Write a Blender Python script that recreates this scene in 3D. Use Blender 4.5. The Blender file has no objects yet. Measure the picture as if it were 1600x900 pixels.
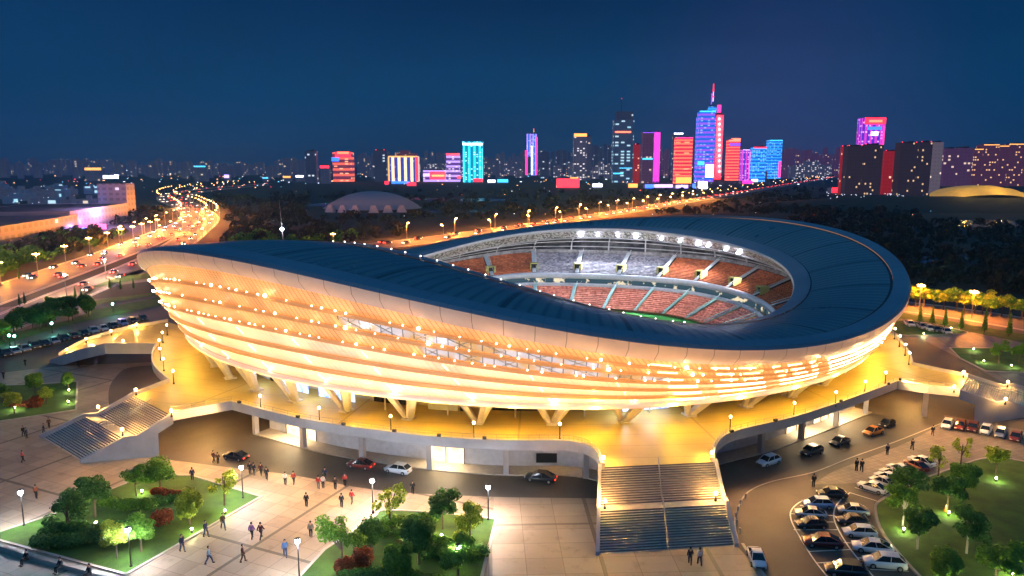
import bpy, bmesh, math, random
from mathutils import Vector, Matrix
R = math.radians; PI = math.pi
rnd = random.Random(7)
scn = bpy.context.scene
col = scn.collection
# ------------------------------------------------------------------ camera, world, sun, exposure
CAM_H = 42.0; PITCH = R(9.48); FPX = 1150.0
cd = bpy.data.cameras.new('camera'); cam = bpy.data.objects.new('camera', cd); col.objects.link(cam)
cam.location = (0, 0, CAM_H); cam.rotation_euler = (R(90) - PITCH, 0, 0)
cd.sensor_width = 36; cd.lens = FPX / 1600 * 36; cd.clip_start = 0.5; cd.clip_end = 20000
scn.camera = cam
scn.view_settings.view_transform = 'Standard'; scn.view_settings.look = 'None'
scn.view_settings.exposure = 0.42; scn.view_settings.gamma = 1.0
w = bpy.data.worlds.new('World'); scn.world = w; w.use_nodes = True
nt = w.node_tree; N = nt.nodes; L = nt.links
for n in list(N): N.remove(n)
wo = N.new('ShaderNodeOutputWorld'); bg = N.new('ShaderNodeBackground')
tc = N.new('ShaderNodeTexCoord'); sx = N.new('ShaderNodeSeparateXYZ'); L.new(tc.outputs['Generated'], sx.inputs[0])
cr = N.new('ShaderNodeValToRGB'); L.new(sx.outputs['Z'], cr.inputs[0])
el = cr.color_ramp.elements
el[0].position = 0.0; el[0].color = (0.011, 0.030, 0.068, 1)
el[1].position = 1.0; el[1].color = (0.014, 0.115, 0.26, 1)
for p_, c_ in ((0.035, (0.0058, 0.037, 0.092)), (0.09, (0.0018, 0.038, 0.104)), (0.20, (0.0008, 0.020, 0.070)), (0.45, (0.004, 0.05, 0.13))):
    e_ = el.new(p_); e_.color = (*c_, 1)
# dusk afterglow is behind the camera: brighter towards -Y
mr = N.new('ShaderNodeMapRange'); L.new(sx.outputs['Y'], mr.inputs[0])
mr.inputs[1].default_value = -1; mr.inputs[2].default_value = 0.35; mr.inputs[3].default_value = 1.8; mr.inputs[4].default_value = 1.0
# city glow low over the lit towers
mrx = N.new('ShaderNodeVectorMath'); mrx.operation = 'DISTANCE'; L.new(tc.outputs['Generated'], mrx.inputs[0]); mrx.inputs[1].default_value = (0.33, 0.94, 0.02)
mg = N.new('ShaderNodeMapRange'); L.new(mrx.outputs['Value'], mg.inputs[0]); mg.interpolation_type = 'SMOOTHSTEP'
mg.inputs[1].default_value = 0.0; mg.inputs[2].default_value = 0.26; mg.inputs[3].default_value = 1.0; mg.inputs[4].default_value = 0.0
gl = N.new('ShaderNodeMixRGB'); gl.blend_type = 'ADD'; gl.inputs[2].default_value = (0.020, 0.004, 0.024, 1)
L.new(mg.outputs[0], gl.inputs[0]); L.new(cr.outputs[0], gl.inputs[1])
L.new(gl.outputs[0], bg.inputs[0]); ns = N.new('ShaderNodeTexNoise'); ns.inputs['Scale'].default_value = 2.6; ns.inputs['Detail'].default_value = 5; mp = N.new('ShaderNodeMapping'); mp.inputs['Scale'].default_value = (1, 1, 5); L.new(tc.outputs['Generated'], mp.inputs[0]); L.new(mp.outputs[0], ns.inputs[0])
cv = N.new('ShaderNodeMapRange'); L.new(ns.outputs['Fac'], cv.inputs[0]); cv.inputs[1].default_value = .3; cv.inputs[2].default_value = .7; cv.inputs[3].default_value = .86; cv.inputs[4].default_value = 1.12
mu = N.new('ShaderNodeMath'); mu.operation = 'MULTIPLY'; L.new(mr.outputs[0], mu.inputs[0]); L.new(cv.outputs[0], mu.inputs[1]); L.new(mu.outputs[0], bg.inputs[1]); L.new(bg.outputs[0], wo.inputs[0])
sd = bpy.data.lights.new('dusk_sun', 'SUN'); sd.energy = 0.10; sd.angle = R(25); sd.color = (0.45, 0.68, 1.0)
so = bpy.data.objects.new('dusk_sun', sd); col.objects.link(so); so.rotation_euler = (R(40), 0, R(-15))

# ------------------------------------------------------------------ helpers
def G(px, py, z=0.0):
    """real place of a ground point seen at this pixel of the 1600x900 photograph"""
    a = (px - 800) / FPX; b = (450 - py) / FPX
    d = Vector((a, math.cos(PITCH) + b * math.sin(PITCH), -math.sin(PITCH) + b * math.cos(PITCH)))
    t = (z - CAM_H) / d.z
    return Vector((d.x * t, d.y * t, z))
def tag(o, label=None, cat=None, group=None, kind=None):
    if label: o['label'] = label
    if cat: o['category'] = cat
    if group: o['group'] = group
    if kind: o['kind'] = kind
    return o
def empty(name, loc=(0, 0, 0), rz=0.0):
    o = bpy.data.objects.new(name, None); col.objects.link(o); o.empty_display_size = .5
    o.location = loc; o.rotation_euler = (0, 0, rz); return o
def copy_tree(o, parent=None):
    c = o.copy(); col.objects.link(c); c.parent = parent
    for ch in list(o.children): copy_tree(ch, c)
    return c
class MB:
    def __init__(s): s.v = []; s.f = []; s.uv = []; s.mi = []
    def quad(s, a, b, c, d, uv=None, m=0):
        n = len(s.v); s.v += [tuple(a), tuple(b), tuple(c), tuple(d)]; s.f.append((n, n+1, n+2, n+3))
        s.uv.append(uv or ((0, 0), (1, 0), (1, 1), (0, 1))); s.mi.append(m)
    def tri(s, a, b, c, m=0):
        n = len(s.v); s.v += [tuple(a), tuple(b), tuple(c)]; s.f.append((n, n+1, n+2)); s.uv.append(((0, 0), (1, 0), (.5, 1))); s.mi.append(m)
    def poly(s, pts, m=0):
        n = len(s.v); s.v += [tuple(p) for p in pts]; s.f.append(tuple(range(n, n+len(pts)))); s.uv.append([(p[0], p[1]) for p in pts]); s.mi.append(m)
    def grid(s, rows, uvs=None, m=0, close=False):
        n = len(s.v); W = len(rows[0])
        for r in rows: s.v += [tuple(p) for p in r]
        for i in range(len(rows)-1):
            for j in range(W-1 if not close else W):
                k = (j+1) % W
                s.f.append((n+i*W+j, n+i*W+k, n+(i+1)*W+k, n+(i+1)*W+j))
                if uvs:
                    U = uvs[0]; V = uvs[1]
                    s.uv.append(((U[j], V[i]), (U[j+1], V[i]), (U[j+1], V[i+1]), (U[j], V[i+1])))
                else: s.uv.append(((0, 0), (1, 0), (1, 1), (0, 1)))
                s.mi.append(m)
    def box(s, c, sz, rz=0.0, m=0, top=1.0):
        hx, hy, hz = sz[0]/2, sz[1]/2, sz[2]/2; ca, sa = math.cos(rz), math.sin(rz)
        P = []
        for z, k in ((-hz, 1.0), (hz, top)):
            for x, y in ((-hx, -hy), (hx, -hy), (hx, hy), (-hx, hy)):
                P.append((c[0]+ca*x*k-sa*y*k, c[1]+sa*x*k+ca*y*k, c[2]+z))
        n = len(s.v); s.v += P
        for f in ((0, 3, 2, 1), (4, 5, 6, 7), (0, 1, 5, 4), (1, 2, 6, 5), (2, 3, 7, 6), (3, 0, 4, 7)):
            s.f.append(tuple(n+i for i in f)); s.mi.append(m)
            if f[0] in (0,) and f[1] == 3 or f[0] == 4: s.uv.append(((0, 0), (sz[0], 0), (sz[0], sz[1]), (0, sz[1])))
            else:
                w_ = sz[0] if f in ((0, 1, 5, 4), (2, 3, 7, 6)) else sz[1]
                s.uv.append(((0, 0), (w_, 0), (w_, sz[2]), (0, sz[2])))
    def tube(s, pts, rad, seg=8, m=0, cap=True):
        pts = [Vector(p) for p in pts]
        if not hasattr(rad, '__len__'): rad = [rad]*len(pts)
        rows = []
        for i, p in enumerate(pts):
            d = (pts[min(i+1, len(pts)-1)] - pts[max(i-1, 0)]).normalized()
            u = d.orthogonal().normalized() if abs(d.z) > .95 else d.cross(Vector((0, 0, 1))).normalized()
            v = d.cross(u)
            rows.append([p + (u*math.cos(2*PI*k/seg) + v*math.sin(2*PI*k/seg))*rad[i] for k in range(seg)])
        s.grid(rows, m=m, close=True)
        if cap: s.poly(rows[0][::-1], m); s.poly(rows[-1], m)
    def ball(s, c, r, seg=8, rings=6, m=0, sc=(1, 1, 1)):
        rows = []
        for i in range(rings+1):
            a = -PI/2 + PI*i/rings
            rows.append([(c[0]+r*sc[0]*math.cos(a)*math.cos(2*PI*k/seg), c[1]+r*sc[1]*math.cos(a)*math.sin(2*PI*k/seg), c[2]+r*sc[2]*math.sin(a)) for k in range(seg)])
        s.grid(rows, m=m, close=True)
    def build(s, name, mats, parent=None, smooth=False, merge=False):
        me = bpy.data.meshes.new(name); me.from_pydata(s.v, [], s.f)
        uvl = me.uv_layers.new(name='UVMap'); k = 0
        data = []
        for f, u in zip(s.f, s.uv):
            for i in range(len(f)): data += list(u[i])
        uvl.data.foreach_set('uv', data)
        if not isinstance(mats, (list, tuple)): mats = [mats]
        for mt in mats: me.materials.append(mt)
        if len(mats) > 1: me.polygons.foreach_set('material_index', s.mi)
        if smooth: me.polygons.foreach_set('use_smooth', [True]*len(s.f))
        if merge:
            b = bmesh.new(); b.from_mesh(me); bmesh.ops.remove_doubles(b, verts=b.verts, dist=1e-4)
            bmesh.ops.recalc_face_normals(b, faces=b.faces); b.to_mesh(me); b.free()
        me.update()
        o = bpy.data.objects.new(name, me); col.objects.link(o)
        if parent: o.parent = parent
        return o
def part(name, bm, mats, parent, **k):
    """mesh given in world coordinates, parented to a thing standing at parent.location (no rotation)"""
    if parent is not None:
        l = parent.location
        bm.v = [(x-l[0], y-l[1], z-l[2]) for x, y, z in bm.v]
    return bm.build(name, mats, parent, **k)
def light(kind, loc, energy, color, parent=None, size=.3, rot=None, spot=None, name='lamp_light', blend=.6):
    ld = bpy.data.lights.new(name, kind); ld.energy = energy; ld.color = color
    if kind in ('POINT', 'SPOT'): ld.shadow_soft_size = size
    if kind == 'AREA': ld.size = size
    if spot: ld.spot_size = spot; ld.spot_blend = blend
    o = bpy.data.objects.new(name, ld); col.objects.link(o); o.location = loc
    if rot is not None: o.rotation_euler = rot
    if parent: o.parent = parent
    return o
def aim(src, dst):
    return (Vector(dst)-Vector(src)).to_track_quat('-Z', 'Y').to_euler()
ORD = ['first', 'second', 'third', 'fourth', 'fifth', 'sixth', 'seventh', 'eighth', 'ninth', 'tenth', 'eleventh', 'twelfth', 'thirteenth', 'fourteenth', 'fifteenth', 'sixteenth', 'seventeenth', 'eighteenth', 'nineteenth', 'twentieth']

# ------------------------------------------------------------------ materials
class Mat:
    def __init__(s, name):
        s.m = bpy.data.materials.new(name); s.m.use_nodes = True; s.t = s.m.node_tree; s.N = s.t.nodes; s.L = s.t.links
        s.b = s.N['Principled BSDF']
    def n(s, t, **k):
        x = s.N.new(t)
        for a, b in k.items(): setattr(x, a, b)
        return x
    def link(s, a, b): s.L.new(a, b)
    def math(s, op, a, b=None, c=None):
        x = s.N.new('ShaderNodeMath'); x.operation = op
        for i, v in enumerate((a, b, c)):
            if v is None: continue
            if isinstance(v, (int, float)): x.inputs[i].default_value = v
            else: s.L.new(v, x.inputs[i])
        return x.outputs[0]
    def mix(s, f, a, b, mode='MIX'):
        x = s.N.new('ShaderNodeMixRGB'); x.blend_type = mode
        for i, v in enumerate((f, a, b)):
            if isinstance(v, (int, float)): x.inputs[i].default_value = v
            elif isinstance(v, tuple): x.inputs[i].default_value = (*v, 1)
            else: s.L.new(v, x.inputs[i])
        return x.outputs[0]
    def noise(s, scale, detail=4, vec=None, rough=.6):
        x = s.n('ShaderNodeTexNoise'); x.inputs['Scale'].default_value = scale; x.inputs['Detail'].default_value = detail; x.inputs['Roughness'].default_value = rough
        if vec is not None: s.L.new(vec, x.inputs['Vector'])
        return x.outputs['Fac']
    def ramp(s, f, a, b, lo=0.0, hi=1.0):
        x = s.n('ShaderNodeMapRange'); s.L.new(f, x.inputs[0])
        x.inputs[1].default_value = a; x.inputs[2].default_value = b; x.inputs[3].default_value = lo; x.inputs[4].default_value = hi
        return x.outputs[0]
    def coord(s, w='Object'):
        return s.n('ShaderNodeTexCoord').outputs[w]
    def sep(s, v):
        x = s.n('ShaderNodeSeparateXYZ'); s.L.new(v, x.inputs[0]); return x.outputs
    def bump(s, h, st=.3, dist=.05):
        x = s.n('ShaderNodeBump'); x.inputs['Strength'].default_value = st; x.inputs['Distance'].default_value = dist
        s.L.new(h, x.inputs['Height']); s.L.new(x.outputs[0], s.b.inputs['Normal'])
    def base(s, c): 
        if isinstance(c, tuple): s.b.inputs['Base Color'].default_value = (*c, 1)
        else: s.L.new(c, s.b.inputs['Base Color'])
        return s
    def rough(s, r):
        if isinstance(r, (int, float)): s.b.inputs['Roughness'].default_value = r
        else: s.L.new(r, s.b.inputs['Roughness'])
        return s
    def emit(s, c, st):
        if isinstance(c, tuple): s.b.inputs['Emission Color'].default_value = (*c, 1)
        else: s.L.new(c, s.b.inputs['Emission Color'])
        if isinstance(st, (int, float)): s.b.inputs['Emission Strength'].default_value = st
        else: s.L.new(st, s.b.inputs['Emission Strength'])
        return s
def plain(name, c, r=.6, metal=0.0, var=.12, scale=1.5):
    m = Mat(name); f = m.noise(scale, 5, m.coord())
    m.base(m.mix(m.ramp(f, .3, .7), tuple(x*(1-var) for x in c), tuple(min(1, x*(1+var)) for x in c))).rough(r)
    m.b.inputs['Metallic'].default_value = metal
    return m.m
def glow(name, c, st, base=(.8, .8, .8)):
    m = Mat(name); m.base(base).emit(c, st); return m.m
def lines(m, vec, sx_, sy_, w_):
    """1 on joint lines of a grid with cells sx_ x sy_ metres, w_ metre wide"""
    x, y, z = m.sep(vec)
    out = None
    for c, s_ in ((x, sx_), (y, sy_)):
        if not s_: continue
        fr = m.math('FRACT', m.math('DIVIDE', c, s_))
        d = m.math('LESS_THAN', fr, w_/s_)
        out = d if out is None else m.math('MAXIMUM', out, d)
    return out
def rot_vec(m, vec, a):
    x = m.n('ShaderNodeMapping'); x.inputs['Rotation'].default_value = (0, 0, a); m.L.new(vec, x.inputs[0]); return x.outputs[0]
def paving(name, c, ang, gx, gy, band=(14, 14), bandc=.55):
    m = Mat(name); v = rot_vec(m, m.coord(), ang)
    big = m.noise(.12, 4, v); fine = m.noise(6, 5, v)
    cell = m.n('ShaderNodeTexWhiteNoise'); sn = m.n('ShaderNodeVectorMath', operation='SNAP'); m.L.new(v, sn.inputs[0]); sn.inputs[1].default_value = (gx, gy, 50); m.L.new(sn.outputs[0], cell.inputs[0])
    f = m.math('ADD', m.math('MULTIPLY', big, .5), m.math('ADD', m.math('MULTIPLY', fine, .25), m.math('MULTIPLY', cell.outputs['Value'], .22)))
    b = m.mix(m.ramp(f, .3, .72), tuple(x*.72 for x in c), tuple(x*1.18 for x in c))
    b = m.mix(m.math('MULTIPLY', lines(m, v, gx, gy, .075), .62), b, tuple(x*.3 for x in c))
    b = m.mix(m.math('MULTIPLY', lines(m, v, band[0], band[1], .45), bandc), b, tuple(x*.22 for x in c))
    st = m.noise(.55, 6, v); b = m.mix(m.ramp(st, .55, .72, 0, .45), b, tuple(x*.35 for x in c))
    m.base(b).rough(m.ramp(fine, .3, .7, .45, .75)); m.bump(fine, .15, .02)
    return m.m
def asphalt(name, c=(.05, .047, .045), rough=(.5, .8)):
    m = Mat(name); v = m.coord(); a = m.noise(.08, 5, v); b = m.noise(4, 6, v)
    m.base(m.mix(m.ramp(m.math('ADD', m.math('MULTIPLY', a, .6), m.math('MULTIPLY', b, .4)), .3, .7), tuple(x*.5 for x in c), tuple(x*1.6 for x in c)))
    m.rough(m.ramp(b, .3, .7, *rough)); m.bump(m.noise(25, 3, v), .2, .01); return m.m
def grassm(name, a, b, scale=.5):
    m = Mat(name); v = m.coord(); n1 = m.noise(scale, 6, v); n2 = m.noise(9, 4, v)
    m.base(m.mix(m.ramp(m.math('ADD', m.math('MULTIPLY', n1, .6), m.math('MULTIPLY', n2, .4)), .35, .68), a, b)).rough(.95); m.bump(n2, .6, .08); return m.m
def leafm(name, a, b):
    m = Mat(name); oi = m.n('ShaderNodeObjectInfo'); n = m.noise(1.1, 3, m.coord()); g = m.n('ShaderNodeNewGeometry')
    f = m.math('ADD', m.math('MULTIPLY', g.outputs['Random Per Island'], .6), m.math('MULTIPLY', n, .6))
    m.base(m.mix(m.ramp(f, .2, .95), a, b)).rough(.7)
    tr = m.n('ShaderNodeBsdfTranslucent'); mx = m.n('ShaderNodeMixShader'); mx.inputs[0].default_value = .45; cc = m.b.inputs['Base Color'].links[0].from_socket; m.L.new(cc, tr.inputs[0]); m.L.new(m.b.outputs[0], mx.inputs[1]); m.L.new(tr.outputs[0], mx.inputs[2]); m.L.new(mx.outputs[0], m.N['Material Output'].inputs[0])
    return m.m
M = {}
M['ground'] = (lambda: grassm('dark_land', (.010, .013, .010), (.030, .031, .024), .02))()
M['grass'] = grassm('lawn', (.016, .052, .004), (.075, .17, .012), .35)
M['plaza'] = paving('granite_plaza', (.34, .27, .20), R(24), 2.4, 2.4, (14.4, 19.2), .8)
M['plaza2'] = paving('granite_walk', (.34, .27, .20), R(-2), 4.0, 3.2, (12, 13.5), .6)
M['pave_far'] = paving('dark_pavers', (.17, .15, .15), R(10), 1.5, 1.5, (12, 18), .35)
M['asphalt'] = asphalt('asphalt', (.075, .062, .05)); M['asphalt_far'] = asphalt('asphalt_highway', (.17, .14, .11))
M['kerb'] = plain('kerb_stone', (.40, .36, .31), .7)
M['paint'] = plain('road_paint', (.75, .73, .68), .6, 0, .15, 6)
M['water'] = plain('water', (.03, .05, .09), .25)
M['concrete'] = plain('podium_concrete', (.42, .38, .38), .65, 0, .12, .4)
M['white_panel'] = plain('white_wall_panel', (.55, .54, .58), .5)
M['dark_metal'] = plain('dark_metal', (.02, .02, .022), .45, .3)
M['pale_metal'] = plain('pale_metal', (.55, .56, .6), .4, .2)
M['steel'] = plain('grey_post_metal', (.30, .29, .28), .45, .5)
M['glass_dark'] = plain('dark_glass', (.012, .014, .018), .08)
M['cool_bulb'] = glow('cool_lamp_glass', (.80, .86, 1.0), 30)
M['warm_bulb'] = glow('warm_lamp_glass', (1, .72, .38), 30)
M['amber_bulb'] = glow('amber_lamp_glass', (1, .46, .12), 16)
M['teal_bulb'] = glow('teal_lamp_glass', (.2, 1.0, .75), 25)
def deck_mat():
    m = Mat('deck_paving'); v = m.coord(); x, y, z = m.sep(v)
    fine = m.noise(3, 5, v); big = m.noise(.1, 3, v)
    dx = m.math('SUBTRACT', x, 3.6); dy = m.math('SUBTRACT', y, 155.0)
    ang = m.math('ARCTAN2', dy, dx)
    ra = m.math('LESS_THAN', m.math('FRACT', m.math('MULTIPLY', ang, 39/(2*PI))), .012)
    rr = m.math('SQRT', m.math('ADD', m.math('POWER', m.math('MULTIPLY', dx, .89), 2), m.math('POWER', dy, 2)))
    rl = m.math('LESS_THAN', m.math('FRACT', m.math('DIVIDE', rr, 4.0)), .03)
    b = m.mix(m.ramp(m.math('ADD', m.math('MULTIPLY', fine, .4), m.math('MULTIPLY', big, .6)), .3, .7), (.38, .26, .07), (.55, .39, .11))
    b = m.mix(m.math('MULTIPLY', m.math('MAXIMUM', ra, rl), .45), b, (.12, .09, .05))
    m.base(b).rough(m.ramp(fine, .3, .7, .4, .65)); return m.m
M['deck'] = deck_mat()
def roof_mat():
    m = Mat('blue_roof_sheet'); u, v, _ = m.sep(m.coord('UV')); ob = m.coord()
    seam = m.math('LESS_THAN', m.math('ABSOLUTE', m.math('SUBTRACT', m.math('FRACT', m.math('MULTIPLY', u, 26)), .5)), .022)
    fineS = m.math('SINE', m.math('MULTIPLY', u, 2*PI*230))
    mid = m.math('LESS_THAN', m.math('ABSOLUTE', m.math('SUBTRACT', m.math('FRACT', m.math('MULTIPLY', v, 12)), .5)), .02)
    n = m.noise(.07, 4, ob)
    b = m.mix(m.ramp(n, .3, .7), (.115, .195, .215), (.17, .26, .28))
    b = m.mix(m.ramp(fineS, .2, .9, 0, .62), b, (.04, .09, .13))
    b = m.mix(m.math('MULTIPLY', mid, .35), b, (.03, .06, .09))
    b = m.mix(m.math('MULTIPLY', seam, .75), b, (.015, .02, .03))
    m.base(b).rough(m.ramp(n, .3, .7, .26, .40)); m.b.inputs['Metallic'].default_value = .35; m.bump(fineS, .35, .04); return m.m
M['roof'] = roof_mat()
def rim_mat():
    m = Mat('roof_rim_sheet'); u, v, _ = m.sep(m.coord('UV')); n = m.noise(.1, 4, m.coord())
    b = m.mix(m.ramp(n, .3, .7), (.17, .22, .27), (.23, .28, .33))
    s_ = m.math('LESS_THAN', m.math('FRACT', m.math('MULTIPLY', u, 156)), .03)
    b = m.mix(m.math('MULTIPLY', s_, .35), b, (.06, .08, .12))
    m.base(b).rough(.42); m.b.inputs['Metallic'].default_value = .3; return m.m
M['rim'] = rim_mat()
M['gutter'] = plain('gutter', (.012, .016, .025), .5)
def fascia_mat():
    m = Mat('cream_fascia'); u, v, _ = m.sep(m.coord('UV')); n = m.noise(.3, 4, m.coord())
    b = m.mix(m.ramp(n, .3, .7), (.56, .42, .38), (.66, .50, .45))
    s_ = m.math('LESS_THAN', m.math('FRACT', m.math('MULTIPLY', u, 117)), .028)
    h_ = m.math('LESS_THAN', m.math('FRACT', m.math('MULTIPLY', v, 9)), .12)
    b = m.mix(m.math('MULTIPLY', h_, .25), b, (.3, .2, .18)); b = m.mix(m.math('MULTIPLY', s_, .8), b, (.12, .08, .07))
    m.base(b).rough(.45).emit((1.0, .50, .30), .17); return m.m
M['fascia'] = fascia_mat()
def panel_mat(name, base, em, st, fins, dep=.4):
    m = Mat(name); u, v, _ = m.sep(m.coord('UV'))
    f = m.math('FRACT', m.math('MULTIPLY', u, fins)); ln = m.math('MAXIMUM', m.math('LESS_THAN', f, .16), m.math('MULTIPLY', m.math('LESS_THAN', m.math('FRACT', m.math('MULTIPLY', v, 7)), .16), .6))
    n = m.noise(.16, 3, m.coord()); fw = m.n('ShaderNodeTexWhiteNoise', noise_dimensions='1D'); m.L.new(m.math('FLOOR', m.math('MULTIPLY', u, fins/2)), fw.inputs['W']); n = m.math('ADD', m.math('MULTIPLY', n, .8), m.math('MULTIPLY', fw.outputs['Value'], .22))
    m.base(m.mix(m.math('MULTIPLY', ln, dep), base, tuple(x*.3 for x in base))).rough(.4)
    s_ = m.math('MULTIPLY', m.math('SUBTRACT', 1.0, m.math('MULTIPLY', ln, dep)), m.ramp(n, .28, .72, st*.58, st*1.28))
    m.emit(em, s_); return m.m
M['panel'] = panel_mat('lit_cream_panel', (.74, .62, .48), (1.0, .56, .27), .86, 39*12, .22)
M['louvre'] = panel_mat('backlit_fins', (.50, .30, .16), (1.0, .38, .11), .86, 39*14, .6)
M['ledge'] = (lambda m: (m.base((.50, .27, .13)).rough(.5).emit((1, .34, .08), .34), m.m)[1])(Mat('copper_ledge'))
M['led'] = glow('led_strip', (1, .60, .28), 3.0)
M['led_hot'] = glow('hot_led_strip', (1, .74, .46), 6.5)
M['facade_bulb'] = glow('facade_bulb', (1, .62, .36), 26)
M['rim_tube'] = glow('skirt_rim', (1, .5, .33), .45, (.7, .55, .5))
M['col'] = plain('cream_column', (.62, .52, .42), .5)
M['soffit'] = plain('skirt_soffit', (.45, .36, .24), .6)
def glazing_mat():
    m = Mat('lit_glazing'); v = m.coord(); x, y, z = m.sep(v)
    mul = m.math('LESS_THAN', m.math('FRACT', m.math('DIVIDE', x, 1.5)), .10); n = m.noise(.22, 2, v)
    c = m.mix(m.ramp(n, .44, .56), (1.0, .55, .22), (.95, .82, .85))
    m.base((.06, .05, .06)).rough(.2).emit(c, m.math('MULTIPLY', m.math('SUBTRACT', 1.0, m.math('MULTIPLY', mul, .7)), .62)); return m.m
M['glazing'] = glazing_mat()
def seat_mat(name, a, b):
    m = Mat(name); v = m.coord(); wn = m.n('ShaderNodeTexWhiteNoise'); sn = m.n('ShaderNodeVectorMath', operation='SNAP')
    m.L.new(v, sn.inputs[0]); sn.inputs[1].default_value = (.55, .55, .4); m.L.new(sn.outputs[0], wn.inputs[0])
    n = m.noise(.4, 3, v); f = m.math('ADD', m.math('MULTIPLY', wn.outputs['Value'], .65), m.math('MULTIPLY', n, .5))
    m.base(m.mix(m.ramp(f, .25, .9), a, b)).rough(.6); return m.m
M['seat_orange'] = seat_mat('orange_seats', (.30, .07, .03), (.66, .20, .08))
M['seat_pink'] = seat_mat('coral_seats', (.52, .12, .08), (.95, .38, .28))
M['seat_grey'] = seat_mat('grey_seats', (.15, .15, .20), (.48, .46, .52))
M['tier'] = plain('tier_concrete', (.5, .53, .60), .6)
M['aisle'] = plain('stair_concrete', (.55, .58, .60), .6)
M['aisle_teal'] = plain('teal_handrail', (.24, .42, .42), .6)
M['vomit'] = plain('olive_wall', (.50, .47, .15), .6)
M['pitch'] = grassm('pitch_grass', (.05, .30, .05), (.10, .55, .12), .3)
M['truss'] = (lambda: (lambda m: (m.base(m.mix(m.ramp(m.noise(1.6, 3, m.coord()), .45, .55), (.16, .15, .14), (.65, .63, .60))).rough(.5), m.m)[1])(Mat('roof_truss')))()
M['screen'] = (lambda m: (m.base(m.mix(m.ramp(m.noise(.25, 3, m.coord()), .4, .6), (.06, .065, .075), (.22, .22, .23))).rough(.4), m.m)[1])(Mat('rear_screen')); M['soffit_in'] = plain('inner_soffit', (.30, .29, .30), .6, 0, .5, .8)
M['riser'] = plain('stair_riser', (.15, .12, .11), .8); M['stone_stair'] = plain('stair_stone', (.50, .42, .36), .65, 0, .15, 2)
M['bark'] = plain('bark', (.10, .075, .05), .9, 0, .3, 6); M['white_bark'] = plain('limewashed_bark', (.45, .43, .38), .8)
M['leaf_green'] = leafm('green_leaves', (.06, .17, .012), (.19, .40, .04))
M['leaf_dark'] = leafm('dark_green_leaves', (.025, .10, .016), (.09, .26, .04))
M['leaf_yellow'] = leafm('yellow_green_leaves', (.16, .26, .015), (.42, .52, .05))
M['leaf_red'] = leafm('rust_leaves', (.15, .030, .008), (.40, .09, .02))
M['wood_dark'] = leafm('far_wood_leaves', (.008, .012, .006), (.028, .030, .016))

# ------------------------------------------------------------------ the ground
def sheet(name, pts, mat, z, kind='structure', sub=False):
    b = MB(); P = [(p[0], p[1], z) for p in pts]; b.poly(P)
    o = b.build(name, mat); tag(o, kind=kind)
    bm = bmesh.new(); bm.from_mesh(o.data); bmesh.ops.triangulate(bm, faces=bm.faces); bmesh.ops.recalc_face_normals(bm, faces=bm.faces)
    for f in bm.faces:
        if f.normal.z < 0: f.normal_flip()
    bm.to_mesh(o.data); bm.free(); return o
g = MB(); g.quad((-9000, -300, -.03), (9000, -300, -.03), (9000, 14000, -.03), (-9000, 14000, -.03)); tag(g.build('ground', M['ground']), kind='structure')
def pxs(lst, z=0): return [G(x, y, z) for x, y in lst]
def smooth_line(P, n=6, closed=False):
    P = [Vector(p) for p in P]; out = []; K = len(P)
    rng = range(K if closed else K-1)
    for i in rng:
        p0 = P[(i-1) % K] if closed or i > 0 else P[0]; p1 = P[i]; p2 = P[(i+1) % K]; p3 = P[(i+2) % K] if closed or i+2 < K else P[-1]
        for k in range(n):
            t = k/n
            out.append(.5*((2*p1)+(-p0+p2)*t+(2*p0-5*p1+4*p2-p3)*t*t+(-p0+3*p1-3*p2+p3)*t**3))
    if not closed: out.append(P[-1])
    return out
def ribbon(name, line, width, mat, z, kind='structure', build=True, off=0.0, bm=None):
    b = bm or MB(); A = []; B = []
    for i, p in enumerate(line):
        d = line[min(i+1, len(line)-1)]-line[max(i-1, 0)]; n = Vector((-d.y, d.x, 0)).normalized()
        wd = width[i] if hasattr(width, '__len__') else width
        A.append(Vector((p.x, p.y, z))+n*(off-wd/2)); B.append(Vector((p.x, p.y, z))+n*(off+wd/2))
    b.grid([A, B])
    if build:
        o = b.build(name, mat)
        if kind: tag(o, kind=kind)
        return o
    return b
# asphalt apron round the stadium: big ring road sheet, plazas laid over it
sheet('apron_asphalt', [(-190, 60), (-60, 40), (60, 40), (150, 60), (165, 150), (120, 236), (0, 262), (-110, 246), (-190, 190)], M['asphalt'], 0.0)
# left plaza
edge = smooth_line(pxs([(-60, 640), (0, 655), (60, 670), (130, 700), (215, 712), (330, 727), (460, 743), (590, 766), (760, 776), (936, 779)]), 4)
sheet('plaza_pavement', [*edge, Vector((9.2, 80, 0)), Vector((8.9, 74, 0)), Vector((9.0, 40, 0)), Vector((-90, 40, 0)), Vector((-120, 80, 0))], M['plaza'], .012)
sheet('granite_walk', [*pxs([(772, 777), (936, 779), (931, 905), (905, 1100), (700, 1100), (770, 812)])], M['plaza2'], .020)
sheet('stair_forecourt', [*pxs([(934, 866), (1150, 852), (1200, 905), (1280, 1100), (900, 1100)])], M['plaza2'], .020)
# left crescent pavement and left far plaza
sheet('crescent_pavement', [*smooth_line(pxs([(-60, 590), (0, 583), (100, 572), (240, 566)]), 3), *smooth_line(pxs([(250, 570), (200, 575), (180, 590), (170, 610), (172, 640), (185, 652)]), 4), *pxs([(130, 700), (60, 672), (-60, 650)])], M['plaza'], .016)
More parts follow.
